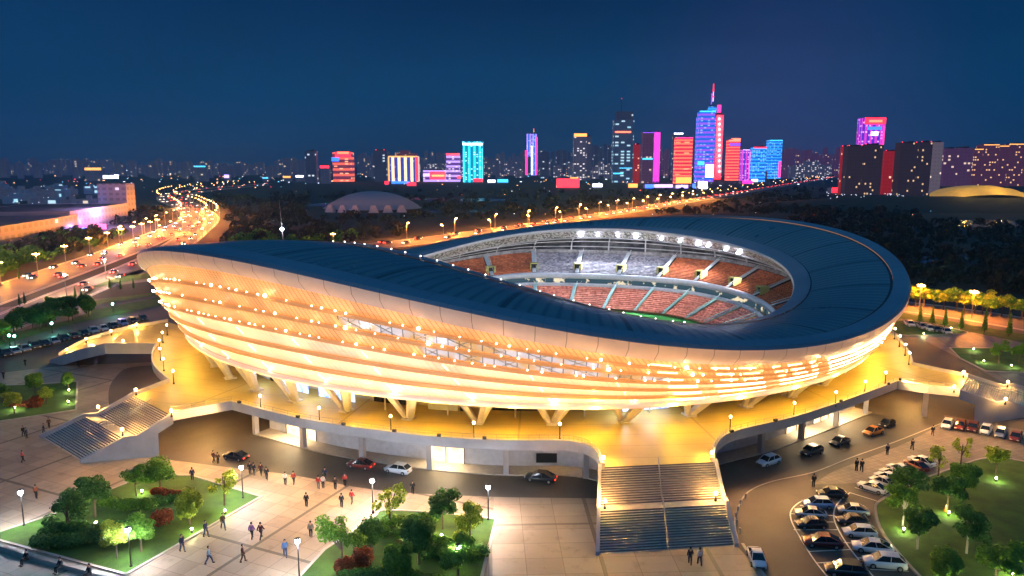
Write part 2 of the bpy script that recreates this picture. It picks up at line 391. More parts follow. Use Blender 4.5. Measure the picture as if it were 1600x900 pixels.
# right pavement next to the car park
sheet('car_park_pavement', [*smooth_line(pxs([(1271, 757), (1300, 738), (1350, 718), (1420, 690), (1475, 660)]), 4), *pxs([(1475, 648), (1640, 680), (1640, 722), (1545, 716), (1480, 735), (1430, 752)])], paving('brown_pavers', (.20, .16, .14), R(-25), .8, .8, (30, 30), .2), .014)
sheet('far_walk', [*pxs([(1395, 478), (1640, 548), (1640, 640), (1570, 600), (1500, 560), (1420, 520)])], M['pave_far'], .012)
# lawns
def bed(name, pts, z=.10, mat=None, kb=True):
    P = [Vector((p[0], p[1], 0)) for p in pts]
    b = MB(); b.poly([(p.x, p.y, z) for p in P]); o = b.build(name, mat or M['grass']); tag(o, kind='structure')
    bm = bmesh.new(); bm.from_mesh(o.data); bmesh.ops.triangulate(bm, faces=bm.faces)
    bm.normal_update()
    for f in bm.faces:
        if f.normal.z < 0: f.normal_flip()
    bm.to_mesh(o.data); bm.free()
    if kb:
        k = MB()
        for i in range(len(P)):
            a, c = P[i], P[(i+1) % len(P)]; d = c-a
            if d.length < .05: continue
            k.box(((a.x+c.x)/2, (a.y+c.y)/2, .085), (d.length+.3, .32, .17), math.atan2(d.y, d.x))
        tag(k.build(name+'_kerb', M['kerb']), kind='structure')
    return o
bedL = pxs([(-60, 852), (0, 832), (80, 806), (150, 775), (232, 742), (300, 744), (408, 777), (197, 899), (60, 862), (-10, 843)])
bed('garden_lawn', bedL)
bedC = smooth_line(pxs([(588, 806), (602, 798), (690, 803), (775, 812)]), 3) + pxs([(752, 905), (735, 960), (440, 960), (470, 900), (507, 860)])
bed('middle_lawn', bedC)
bedR = smooth_line(pxs([(1600, 722), (1545, 716), (1490, 732), (1425, 757), (1376, 783), (1368, 800), (1382, 838), (1440, 905), (1500, 960)]), 4) + pxs([(1700, 960), (1700, 735)])
bed('park_lawn', bedR)
bed('corner_lawn', pxs([(-60, 605), (0, 603), (60, 601), (121, 597), (119, 641), (60, 650), (-60, 668)]))
bed('back_lawn', smooth_line(pxs([(1392, 502), (1440, 504), (1490, 514), (1512, 521), (1460, 524), (1400, 522)]), 3, True))
bed('roadside_lawn', pxs([(1484, 544), (1640, 545), (1640, 585), (1540, 580), (1500, 560)]))
bed('verge_lawn', pxs([(1405, 488), (1640, 530), (1640, 544), (1480, 512), (1395, 496)]), kb=False)
bed('park_strip_lawn', pxs([(-60, 560), (0, 540), (100, 510), (250, 478), (262, 462), (150, 484), (110, 500), (0, 525), (-60, 545)]), kb=False)
bed('upper_lawn', pxs([(150, 470), (140, 478), (262, 460), (262, 455), (170, 466)]), z=.115, kb=False)
bed('slip_lawn', pxs([(130, 452), (200, 440), (240, 434), (240, 426), (190, 432)]), kb=False)

# ------------------------------------------------------------------ highways
RA = smooth_line(pxs([(-260, 545), (-100, 492), (0, 458), (110, 420), (200, 388), (262, 362), (298, 346), (303, 335), (287, 323), (262, 314), (262, 306), (285, 299), (340, 293), (420, 286.5)]), 8)
RA2 = smooth_line(pxs([(-200, 610), (-60, 530), (20, 500), (110, 460), (180, 432), (250, 400), (275, 385), (300, 366), (324, 346), (322, 334), (303, 322), (287, 311), (305, 302), (345, 296), (420, 289)]), 8)
RB = smooth_line([G(470, 402), G(560, 388), G(640, 378.5), G(750, 364), G(850, 350), G(950, 334.5), G(1050, 318), G(1150, 302), G(1250, 285.5), G(1310, 276)], 8)
RC = smooth_line([Vector((-112, 300, 0)), Vector((-90, 262, 0)), Vector((0, 262, 0)), Vector((90, 232, 0)), G(1420, 480), G(1500, 490), G(1600, 506), G(1760, 535)], 6)
def wid(line, w0): return w0
roads = [('left_highway', RA, 20), ('left_carriageway', RA2, 15), ('straight_highway', RB, 24), ('back_road', RC, 17)]
for i, (nm, ln, wd) in enumerate(roads):
    ribbon(nm, ln, wd+1.5, M['kerb'], .004+.0*i + .012*i)
    ribbon(nm+'_asphalt', ln, wd, M['asphalt_far'], .010+.012*i)
    mk = MB()
    for off in (-wd/2+.6, wd/2-.6): ribbon('', ln, .3, None, .016+.012*i, build=False, off=off, bm=mk)
    tag(mk.build(nm+'_marking', M['paint']), kind='structure')
# the branch junction between the left carriageway and the back road
sheet('junction_asphalt', pxs([(60, 490), (200, 428), (262, 408), (262, 436), (150, 450), (115, 478), (30, 512)]), M['asphalt_far'], .022)
# water patches on the dark land
def blob(name, px, py, rx, ry, mat, z, seed):
    r_ = random.Random(seed); c = G(px, py); P = []
    for k in range(26):
        a = 2*PI*k/26; q = .7+.5*r_.random(); pp = G(px+rx*q*math.cos(a), py+ry*q*math.sin(a)); P.append(pp)
    return sheet(name, smooth_line(P, 2, True), mat, z)
for i, (x, y, rx, ry) in enumerate([(1560, 350, 110, 6), (1420, 360, 40, 3), (1480, 404, 90, 7), (1590, 412, 70, 8), (1270, 347, 50, 2.2), (700, 330, 60, 2), (880, 350, 60, 4), (540, 320, 90, 3), (720, 312, 90, 3), (60, 352, 60, 3)]):
    blob('water', x, y, rx, ry, M['water'], .004, i+3)
hb = MB(); rows = []
for i in range(9):
    t = i/8; row = []
    for k in range(37):
        s_ = k/36; c = G(1430, 326); row.append((c.x-190+s_*560, c.y-70+t*150, 13*math.sin(PI*t)**1.2*math.sin(PI*s_)**.8*(1+.12*math.sin(9*s_)) - .05))
    rows.append(row)
hb.grid(rows); tag(hb.build('hill', M['ground'], smooth=True), kind='structure')

# ------------------------------------------------------------------ the stadium
CO = (1.772, 155.671, 74.99, 64.553, -0.061); ZO = (22.553, 1.943, -0.533, -0.799, 6.295, 1.358, -0.634)
CI = (6.133, 159.582, 52.811, 44.44, -0.062); ZI = (21.024, -0.457, -0.125, -2.186, 5.164, 1.542, -0.893)
CS = (3.615, 155.164, 68.39, 59.835, 0.027); ZS = (10.755, 0.236, 0.277, 0.574, 1.084)
def four(c, t):
    z = c[0]
    for k in range(1, (len(c)-1)//2+1): z += c[2*k-1]*math.cos(k*t)+c[2*k]*math.sin(k*t)
    return z
def ell(c, t, z, d=0.0):
    x, y = (c[2]+d)*math.cos(t), (c[3]+d)*math.sin(t); cc, ss = math.cos(c[4]), math.sin(c[4])
    return Vector((c[0]+cc*x-ss*y, c[1]+ss*x+cc*y, z))
def PO(t, d=0, dz=0): return ell(CO, t, four(ZO, t)+dz, d)
def PI_(t, d=0, dz=0): return ell(CI, t, four(ZI, t)+dz, d)
def PS(t, d=0, dz=0): return ell(CS, t, four(ZS, t)+dz, d)
def PF(t, s, d=0.0, dz=0.0):
    """facade surface, s = 0 at the skirt, 1 under the fascia"""
    a = PS(t, d, dz); b = PO(t, -1.1+d, -2.7+dz); q = a.lerp(b, s)
    out = (b-a); out.z = 0
    n = Vector((math.cos(t), math.sin(t), 0)); k = 4*s*(1-s)
    return q + n*(.9*k)
NT = 312; C39_ = R(360/39)
TH = [2*PI*i/NT for i in range(NT+1)]
stad = empty('stadium', (3.6, 155, 6)); tag(stad, 'large oval stadium with saddle shaped blue roof and glowing orange banded facade', 'stadium')
U = [i/NT for i in range(NT+1)]
def roofp(t, v, dz=0): 
    p = PO(t).lerp(PI_(t), v); p.z += .9*math.sin(PI*v)+dz; return p
def roofstrip(name, v0, v1, mat, k, dz=0):
    b = MB(); V = [v0+(v1-v0)*i/k for i in range(k+1)]
    b.grid([[roofp(t, v, dz) for t in TH] for v in V], (U, [(v-v0)/(v1-v0) for v in V])); return part(name, b, mat, stad, smooth=True)
roofstrip('roof', .155, .835, M['roof'], 8)
roofstrip('roof_edge', 0, .132, M['rim'], 3, .18); roofstrip('roof_edge', .848, 1.0, M['rim'], 3, .15)
roofstrip('gutter', .130, .160, M['gutter'], 1, -.05); roofstrip('gutter', .828, .850, M['gutter'], 1, -.05)
b = MB(); rows = []
for i, (d, dz) in enumerate(((0, .18), (.25, -.35), (.1, -1.4), (-1.1, -2.7))): rows.append([PO(t, d, dz) for t in TH])
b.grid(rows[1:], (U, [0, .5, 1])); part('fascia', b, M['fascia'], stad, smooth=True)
b = MB(); b.grid(rows[:2], (U, [0, 1])); part('roof_lip', b, M['rim'], stad, smooth=True)
# skirt underside and rim tube
b = MB(); b.grid([[PS(t, 0, -.1) for t in TH], [ell(CS, t, 9.6, -8) for t in TH]]); part('soffit', b, M['soffit'], stad, smooth=True)
b = MB(); b.tube([PS(t, .1) for t in TH[:-1]]+[PS(0, .1)], .42, 8, cap=False); part('rim_tube', b, M['rim_tube'], stad, smooth=True)
# facade bands: 3 lower cream ones, 3 upper finned ones; shingled with a ledge under each
NB = 6
sk = [0, .17, .34, .51, .67, .83, 1.0]
def hgt(t): return (four(ZO, t)-2.7)-four(ZS, t)
for k in range(NB):
    b = MB(); hi = k >= 3
    lo = [PF(t, sk[k]+.10*(sk[k+1]-sk[k]), -.55) for t in TH]; md = [PF(t, (sk[k]*.5+sk[k+1]*.5), -.35) for t in TH]; up = [PF(t, sk[k+1], -.12) for t in TH]
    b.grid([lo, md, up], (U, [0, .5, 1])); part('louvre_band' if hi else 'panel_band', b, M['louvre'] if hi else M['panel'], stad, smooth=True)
    if k:
        b = MB(); r1 = []; r2 = []; r3 = []; r4 = []
        for t in TH:
            h = min(.55, .30*hgt(t)/NB); s0 = sk[k]
            p = PF(t, s0); r1.append(p+Vector((0, 0, -h*.5))); q = PF(t, s0, .0); r2.append(q+Vector((math.cos(t)*.1, math.sin(t)*.1, h*.5)))
            r3.append(PF(t, s0, -.55)+Vector((0, 0, h*.5))); r4.append(PF(t, s0, -.5)+Vector((0, 0, -h*.5)))
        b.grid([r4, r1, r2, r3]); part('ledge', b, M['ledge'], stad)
# continuous LED lines on the right hand third, at every ledge: each unbroken run is a part
for k in range(NB):
    run = None
    for i in range(NT+1):
        t = TH[(i+180) % NT]; deg = (math.degrees(t)+180) % 360-180; ok = -76 < deg < 42
        fr = ((t+R(89.6))/C39_) % 1.0
        if (fr < .16 or fr > .90) and deg < -46: ok = False
        if k >= 3 and (i % 3 == 0) and deg < -50: ok = False
        if ok and run is None: run = MB()
        if ok:
            t2 = t+2*PI/NT; s0 = sk[k]+.012; h0 = .22+.22*max(0, min(1, (deg+60)/30)); dz = min(.32, .2*hgt(t)/NB)+.05
            a = PF(t, s0, .04, dz); c = PF(t2, s0, .04, dz); run.quad(a, c, c+Vector((0, 0, h0)), a+Vector((0, 0, h0)))
        if (not ok or i == NT) and run is not None: part('led_line', run, M['led_hot'] if k < 3 or deg > -50 else M['led'], stad); run = None
# glazed part of the facade with the white hall behind it
b = MB()
for i in range(NT):
    deg = math.degrees(TH[i]); deg = deg-360 if deg > 180 else deg
    for k, (d0, d1) in ((3, (-101, -74)), (4, (-109, -80))):
        if d0 < deg < d1:
            for s0, s1 in ((sk[k]+.045, sk[k+1]-.02),):
                b.quad(PF(TH[i], s0, -.25), PF(TH[i+1], s0, -.25), PF(TH[i+1], s1, .06), PF(TH[i], s1, .06))
part('facade_glazing', b, M['glazing'], stad)
for k in (3, 4):
    b = MB()
    for deg in range(-108, -74, 2):
        if (k == 3 and deg < -101) or (k == 4 and deg > -81): continue
        t0 = R(deg); t1 = R(deg+(2 if deg % 4 == 0 else -2)); b.tube([PF(t0, sk[k]+.04, -.15), PF(t1, sk[k+1]-.02, .10)], .07, 5)
    part('facade_truss', b, M['col'], stad)
# bulbs on the ledges above each column, brightest lights of the facade
C39 = R(360/39)
for k in range(NB):
    for c in range(-9, 3):
        t = R(-89.6)+c*C39
        if math.degrees(t) > -25: continue
        if k in (1, 2): continue
        b = MB(); p = PF(t, sk[k], .35, .45 if k else .75); b.ball(p, rnd.choice((.13, .17, .22, .26)), 6, 4); part('facade_bulb', b, rnd.choice((M['facade_bulb'], M['facade_bulb'], M['led_hot'])), stad)
b = MB()
for k in range(3, NB):
    for i in range(-13*6, 6*6):
        if i % 6 == 0: continue
        if rnd.random() < .28: continue
        t = R(-89.6)+i*C39/6+rnd.uniform(-.3, .3)*C39/6
        b.ball(PF(t, sk[k], .25, .4), rnd.choice((.08, .10, .14)), 5, 4)
tag(part('led_points', b, M['facade_bulb'], stad), kind='stuff')
# glowing tubes standing in for light streaks up the lower panels
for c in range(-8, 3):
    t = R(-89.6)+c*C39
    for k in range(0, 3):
        b = MB(); b.tube([PF(t, sk[k]+.05, -.42), PF(t, sk[k+1]-.05, -.05)], .07, 4); part('light_streak', b, M['led'], stad)
# uplights grazing the panels
for c in range(-10, 9):
    t = R(-89.6)+c*C39
    p = PF(t, .0, 1.6, .8); light('SPOT', p, 1500, (1, .64, .34), stad, .10, aim(p, PF(t, .9, -.1)), R(32), 'uplight').location = p-stad.location
    p = PF(t, .5, 1.8, .6); light('SPOT', p, 1500, (1, .50, .2), stad, .10, aim(p, PF(t, 1.0, -.1)), R(36), 'uplight').location = p-stad.location
# V columns round the concourse
for c in range(39):
    t = R(-89.6)+c*C39
    foot = ell(CS, t, 6.0, -4.0)
    b = MB()
    for dt, r0, r1 in ((-.034, .42, .62), (.030, .55, .95)):
        top = PS(t+dt, -1.2, .4); f = ell(CS, t+dt*.12, 6.0, -4.0)
        b.tube([f, f.lerp(top, .5), top], [r0, (r0+r1)/2, r1], 6)
    b.box((foot.x, foot.y, 6.1), (1.9, 1.5, .25), t)
    part('column', b, M['col'], stad)
    front = math.sin(t) < .45
    if front and c % 1 == 0:
        q = ell(CS, t+C39*.5, 9.4, .9); light('POINT', q, 1350*(.55 if math.cos(t) < -.55 else 1), (1, .60, .05), stad, .3, name='concourse_lamp').location = q-stad.location
# concourse wall behind the columns
b = MB(); b.grid([[ell(CS, t, 6.0, -10) for t in TH], [ell(CS, t, 10, -9.5) for t in TH]]); part('concourse_wall', b, M['soffit'], stad)
dk = MB(); lt = MB(); wh = MB(); bm_ = MB()
for c in range(39):
    t = R(-89.6)+c*C39; deg = (math.degrees(t)+180) % 360-180
    a0, a1 = t+.12*C39, t+.88*C39
    def pan(bb, x0, x1, z0, z1, d=-9.2):
        k = 3
        for j in range(k):
            u0 = x0+(x1-x0)*j/k; u1 = x0+(x1-x0)*(j+1)/k
            bb.quad(ell(CS, u0, z0, d), ell(CS, u1, z0, d), ell(CS, u1, z1, d), ell(CS, u0, z1, d))
    mode = 'blue' if (-143 < deg < -118) or (-84 < deg < -72) else ('open' if c % 2 == 0 else 'wall')
    if mode == 'blue': pan(lt, a0, a1, 6.1, 9.3, -7.6)
    elif mode == 'open': pan(dk, a0, a1, 6.1, 8.6)
    else: pan(wh, a0, t+.6*C39, 6.05, 8.6, -8.4); pan(dk, t+.64*C39, t+.76*C39, 6.1, 8.2, -8.3)
    q = ell(CS, t+.5*C39, 6, -6.5); bm_.tube([q, q+Vector((0, 0, 3.8))], .14, 6)
    bm_.tube([ell(CS, t, 8.6, -7.5), ell(CS, t+C39, 8.6, -7.5)], .12, 5)
part('dark_opening', dk, M['glass_dark'], stad); part('blue_shopfront', lt, (lambda m: (m.base((.1, .1, .12)).emit(m.mix(m.ramp(m.noise(.9, 4, m.coord()), .4, .6), (.15, .3, 1.0), (.75, .95, 1.0)), 1.5), m.m)[1])(Mat('blue_shopfront')), stad)
part('concourse_panel', wh, M['white_panel'], stad); part('concourse_rail', bm_, M['col'], stad)
for deg in (-137, -125, -80, -76):
    q = ell(CS, R(deg), 8.6, -5.5); light('POINT', q, 380, (.7, .86, 1.0), stad, .4, name='shop_light').location = q-stad.location
# ---- bowl
BC = (6.0, 158.0)
def bowl(a, bb, t, z):
    lim = four(ZI, t)-3.2
    if z > 5.9 and lim < 20.5: z = 5.9+(z-5.9)*(lim-5.9)/(20.5-5.9)
    return Vector((BC[0]+a*math.cos(t), BC[1]+bb*math.sin(t), z))
pb = MB(); pb.poly([bowl(39, 25, 2*PI*k/64, 6.25) for k in range(64)]); part('pitch', pb, M['pitch'], stad)
NS = 28
for s_ in range(NS):
    t0, t1 = 2*PI*s_/NS, 2*PI*(s_+1)/NS; ga = .012
    deg = (math.degrees((t0+t1)/2))
    for tier, (a0, b0, z0, a1, b1, z1, nr) in enumerate(((38.5, 24.5, 6.5, 48, 34, 10.6, 12), (50.5, 36.5, 13.4, 60.5, 48.5, 17.6, 16))):
        b = MB(); rows = []
        for r_ in range(nr):
            for e in (0, 1):
                f = (r_+e)/nr; z = z0+(z1-z0)*(r_+1)/nr
                rows.append([bowl(a0+(a1-a0)*f, b0+(b1-b0)*f, t0+ga+(t1-t0-2*ga)*j/6, z if e == 0 else z) for j in range(7)])
        b.grid(rows)
        m = M['seat_pink'] if tier == 0 else (M['seat_grey'] if 50 < deg < 88 else M['seat_orange'])
        part('seat_block', b, m, stad)
    for tier, (a0, b0, z0, a1, b1, z1) in enumerate(((38.5, 24.5, 6.6, 48, 34, 11.0), (50.5, 36.5, 13.6, 60.5, 48.5, 18.0))):
        b = MB(); P = []
        for f in (0, 1):
            P.append([bowl(a0+(a1-a0)*f, b0+(b1-b0)*f, t0-.010, z0+(z1-z0)*f+.25), bowl(a0+(a1-a0)*f, b0+(b1-b0)*f, t0+.010, z0+(z1-z0)*f+.25)])
        b.grid(P)
        b.tube([P[0][0]+Vector((0, 0, .7)), P[1][0]+Vector((0, 0, .7))], .09, 4)
        part('aisle_stair', b, M['aisle'] if tier else M['aisle_teal'], stad)
    if s_ % 1 == 0 and 5 < math.degrees(t0) < 178:
        # vomitory box: olive surround with a dark mouth facing the pitch
        f = .24; c = bowl(50.5+10*f, 36.5+12*f, t0, 15.0); inn = (Vector((BC[0], BC[1], 0))-Vector((c.x, c.y, 0))).normalized(); ang = math.atan2(inn.y, inn.x)+PI/2
        b = MB()
        for sx_ in (-1, 1): b.box(tuple(c+Vector((math.cos(ang), math.sin(ang), 0))*.95*sx_+Vector((0, 0, .0))), (.28, 2.2, 1.9), ang)
        b.box(tuple(c+Vector((0, 0, .9))), (2.2, 2.2, .22), ang)
        v_ = part('vomitory', b, M['vomit'], stad)
        b = MB(); b.box(tuple(c+Vector((0, 0, -.1))-inn*.3), (1.6, 1.9, 1.7), ang); o = part('doorway', b, M['gutter'], stad); 
# middle ring: pale fascia, dark boxes behind it
TB = [2*PI*i/160 for i in range(161)]; UB = [i/160 for i in range(161)]
b = MB(); b.grid([[bowl(50, 36, t, 12.3) for t in TB], [bowl(49.6, 35.6, t, 12.6) for t in TB], [bowl(49.6, 35.6, t, 13.6) for t in TB], [bowl(50.6, 36.6, t, 13.7) for t in TB]]); part('tier_front', b, M['tier'], stad, smooth=True)
b = MB(); b.grid([[bowl(47.8, 33.8, t, 10.6) for t in TB], [bowl(47.6, 33.6, t, 11.3) for t in TB], [bowl(48.6, 34.6, t, 11.35) for t in TB]]); part('tier_front', b, M['tier'], stad, smooth=True)
b = MB(); b.grid([[bowl(50.2, 36.2, t, 10.6) for t in TB], [bowl(50.2, 36.2, t, 12.6) for t in TB]]); 
mm = Mat('box_windows'); br = mm.n('ShaderNodeTexBrick'); mm.L.new(mm.coord(), br.inputs['Vector'])
wn = mm.noise(.5, 2, mm.coord()); mm.base((.03, .05, .07)).rough(.2).emit(mm.mix(mm.ramp(wn, .55, .6), (.02, .05, .07), (.9, .75, .5)), .8); part('box_glazing', b, mm.m, stad)
b = MB(); b.grid([[bowl(60.5, 48.5, t, 17.7) for t in TB], [bowl(60.7, 48.7, t, 18.6) for t in TB]]); part('back_wall', b, M['soffit_in'], stad)
b = MB(); b.grid([[bowl(63.9, 51.9, t, 5) for t in TB], [bowl(64.5, 52.5, t, 17.2) for t in TB], [bowl(60.6, 48.6, t, 17.8) for t in TB]]); part('bowl_shell', b, M['soffit_in'], stad)
# ---- inner roof edge: truss band and soffit
b = MB(); b.grid([[PI_(t, 0, .12) for t in TH], [PI_(t, -.25, -.3) for t in TH], [PI_(t, .3, -.7) for t in TH]], (U, [0, .5, 1])); part('inner_rim', b, M['pale_metal'], stad, smooth=True)
b = MB(); b.grid([[PI_(t, .3, -.7) for t in TH], [PI_(t, 2.6, -2.6) for t in TH]], (U, [0, 1])); part('roof_truss', b, M['truss'], stad, smooth=True)
b = MB(); b.grid([[PI_(t, 2.6, -2.6) for t in TH], [PI_(t).lerp(PO(t), .55)+Vector((0, 0, -2.6)) for t in TH]], (U, [0, 1])); part('roof_soffit', b, M['soffit_in'], stad, smooth=True)
b = MB(); b.tube([PI_(t, 2.7, -2.8) for t in TH], .16, 6, cap=False); part('catwalk', b, M['pale_metal'], stad)
for k in range(36):
    t = 2*PI*k/36
    if math.sin(t) < -.35: continue
    a = PI_(t, 2.4, -2.6); e = bowl(61, 49, t, 17.6); e2 = Vector((e.x, e.y, max(a.z-.9, 18.5)))
    b = MB(); m1 = a.lerp(e2, .45)+Vector((0, 0, .7)); m2 = a.lerp(e2, .85)+Vector((0, 0, -.5))
    b.tube(smooth_line([a, m1, m2, e], 3), .22, 5); part('roof_rib', b, M['pale_metal'], stad)
b = MB(); b.grid([[ell(CS, t, 10, -9.6) for t in TB], [bowl(64.2, 52.2, t, 17.0) for t in TB]]); part('light_block_ring', b, M['gutter'], stad)  # dark ring added to stop concourse light leaking up behind the seats
b = MB(); b.grid([[bowl(60.7, 48.7, t, 17.9) for t in TB], [PI_(t).lerp(PO(t), .55)+Vector((0, 0, -2.4)) for t in TB]], (UB, [0, 1])); part('rear_screen', b, M['screen'], stad)
for fz in (.35, .7):
    b = MB(); P = []
    for k in range(160):
        t = 2*PI*k/160; a = PI_(t, 2.4, -2.8); e = bowl(61, 49, t, 17.8); P.append(a.lerp(e, fz)+Vector((0, 0, .5)))
    b.tube(P+[P[0]], .12, 5, cap=False); part('roof_rail', b, M['pale_metal'], stad)
M['flood'] = glow('floodlight_lens', (.80, .82, 1.0), 26)
for i, (px_, py_) in enumerate([(909, 371), (934, 370), (965, 371), (995, 371), (1035, 376), (1065, 378), (1092, 384), (1108, 387), (1137, 395), (1156, 400)]):
    # the ring point seen there
    best = min((k for k in range(720) if 0 < k < 360), key=lambda k: (800+FPX*PI_(R(k/2), 1.4, -1.9).x/((PI_(R(k/2), 1.4, -1.9).y)*math.cos(PITCH)+(CAM_H-PI_(R(k/2), 1.4, -1.9).z)*math.sin(PITCH))-px_)**2)
    p = PI_(R(best/2), .9, -1.9); b = MB(); b.ball(p, .30 if i % 3 else .42, 8, 5, sc=(1.5, 1.0, .7)); part('floodlight', b, M['flood'], stad)
    light('SPOT', p+Vector((0, -.8, -.6)), 7500, (.86, .9, 1.0), stad, .5, aim(p, (6+.5*(p.x-6), 188, 10)), R(84), 'flood').location = p+Vector((0, -.8, -.6))-stad.location
for k in range(12):
    t = 2*PI*(k+.5)/12; p = PI_(t, 1.0, -3.6)
    if math.sin(t) > .3: continue
    light('SPOT', p, 15000, (1, .88, .78), stad, .6, aim(p, (6-.55*(p.x-6), 196, 13)), R(100), 'flood').location = p-stad.location
# small lights and magnets along the near roof inner edge
b = MB()
for k in range(-140, -60, 3):
    p = roofp(R(k+rnd.uniform(-.4, .4)), .975, .2); b.ball(p, .11, 5, 4)
tag(part('edge_lights', b, glow('edge_light', (1, .85, .7), 9), stad), kind='stuff')

# ------------------------------------------------------------------ the podium
pod = empty('podium', (3.6, 100, 0)); tag(pod, 'raised concourse deck with grey concrete edge, wide stairs and lit entrances around the stadium', 'podium')
Z = 6.0
def g6(l): return pxs(l, Z)
LT0, LT1 = G(208, 618, Z), G(268, 649, Z)
front_l = [LT1, *g6([(300, 643), (362, 632)]), *smooth_line(g6([(362, 632), (450, 655), (520, 668), (600, 679), (670, 687), (740, 692), (810, 694), (870, 694), (903, 697), (922, 704), (934, 714), (940, 730)]), 4)[1:]]
front_r = [*smooth_line(g6([(1115, 722), (1116, 708), (1123, 694), (1140, 682), (1180, 671), (1240, 657), (1310, 634), (1360, 616), (1402, 600)]), 4), *g6([(1450, 607), (1500, 612)])]
right_b = g6([(1513, 589), (1465, 579), (1427, 571), (1423, 556), (1412, 540), (1402, 527)])
back = [Vector((3.6+78.6*math.cos(R(a)), 155+72*math.sin(R(a)), Z)) for a in range(6, 178, 6)]
left_b = [*g6([(262, 503), (200, 514), (165, 541), (243, 541)]), *smooth_line(g6([(243, 541), (237, 555), (240, 575), (262, 597)]), 4)[1:], LT0]
outline = front_l+front_r+right_b+back+left_b
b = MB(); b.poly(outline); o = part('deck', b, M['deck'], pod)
bm = bmesh.new(); bm.from_mesh(o.data); bmesh.ops.triangulate(bm, faces=bm.faces); bm.normal_update()
for f in bm.faces:
    if f.normal.z < 0: f.normal_flip()
bm.to_mesh(o.data); bm.free()
b = MB(); b.poly([(p.x, p.y, 5.3) for p in outline]); o = part('deck_soffit', b, M['concrete'], pod)
bm = bmesh.new(); bm.from_mesh(o.data); bmesh.ops.triangulate(bm, faces=bm.faces); bm.to_mesh(o.data); bm.free()
def wallband(name, line, z0, z1, mat, thick=.35, parent=pod, inset=0.0, zf=None):
    b = MB(); rr = [[], [], [], [], []]
    for i, p in enumerate(line):
        d = line[min(i+1, len(line)-1)]-line[max(i-1, 0)]; n = Vector((-d.y, d.x, 0)).normalized()
        za, zb = (z0, z1) if zf is None else zf(i, p)
        q = Vector((p.x, p.y, 0))+n*inset
        rr[0].append(q+Vector((0, 0, za))); rr[1].append(q+Vector((0, 0, zb))); rr[2].append(q+n*thick+Vector((0, 0, zb))); rr[3].append(q+n*thick+Vector((0, 0, za))); rr[4].append(rr[0][-1])
    b.grid(rr); b.poly([rr[k][0] for k in range(4)]); b.poly([rr[k][-1] for k in range(4)])
    return part(name, b, mat, parent)
wallband('fascia', front_l, 5.15, 6.5, M['concrete'], inset=-.02); wallband('fascia', front_r, 5.15, 6.5, M['concrete'], inset=-.02)
wallband('parapet', right_b[0:]+back[:1], 5.15, 6.6, M['concrete']); wallband('parapet', [left_b[3]]+left_b[4:], 5.15, 6.6, M['concrete'])
wallband('parapet', back[1:], 5.15, 6.5, M['concrete'])
wallband('coping', front_l, 6.5, 6.58, M['kerb'], .5, inset=-.1); wallband('coping', front_r, 6.5, 6.58, M['kerb'], .5, inset=-.1)
def railing(line, z, parent, h=.9):
    b = MB(); acc = 0; 
    b.tube([Vector((p.x, p.y, z+h)) for p in line], .03, 4); b.tube([Vector((p.x, p.y, z+h*.5)) for p in line], .02, 4)
    for i in range(len(line)-1):
        d = (line[i+1]-line[i]); n = max(1, int(d.length/1.6))
        for k in range(n):
            q = line[i]+d*k/n; b.tube([Vector((q.x, q.y, z)), Vector((q.x, q.y, z+h))], .025, 4)
    return part('railing', b, M['steel'], parent)
for fl in (front_l[2:], front_r[:-1]): wallband('edge_beam', fl, 4.7, 5.3, M['concrete'], .4, inset=2.2)
railing(front_l, 6.55, pod, .7); railing(front_r, 6.55, pod, .7)
def inset_line(line, d):
    out = []
    for i, p in enumerate(line):
        e = line[min(i+1, len(line)-1)]-line[max(i-1, 0)]; n = Vector((-e.y, e.x, 0)).normalized(); out.append(Vector((p.x, p.y, 0))+n*d)
    return out
def pxx(p):
    f = p.y*math.cos(PITCH)-(p.z-CAM_H)*math.sin(PITCH); return 800+FPX*p.x/f
WL = inset_line(front_l[2:-6], 6.8); WR = inset_line(front_r[7:-2], 6.8)
M['entrance'] = (lambda m: (m.base((.5, .45, .35)).emit(m.mix(m.ramp(m.noise(.8, 4, m.coord()), .35, .65), (1.0, .60, .22), (1.0, .84, .55)), 1.3), m.m)[1])(Mat('lit_entrance'))
M['window_warm'] = (lambda m: (m.base((.03, .03, .03)).rough(.2).emit(m.mix(m.ramp(m.noise(.7, 3, m.coord()), .5, .6), (.05, .04, .05), (1.0, .62, .38)), .8), m.m)[1])(Mat('clerestory_glass'))
def resample(line, step):
    out = [line[0]]; 
    for i in range(len(line)-1):
        d = line[i+1]-line[i]; n = max(1, int(round(d.length/step)))
        for k in range(1, n+1): out.append(line[i]+d*k/n)
    return out
WL = resample(WL, 1.5); WR = resample(WR, 1.5)
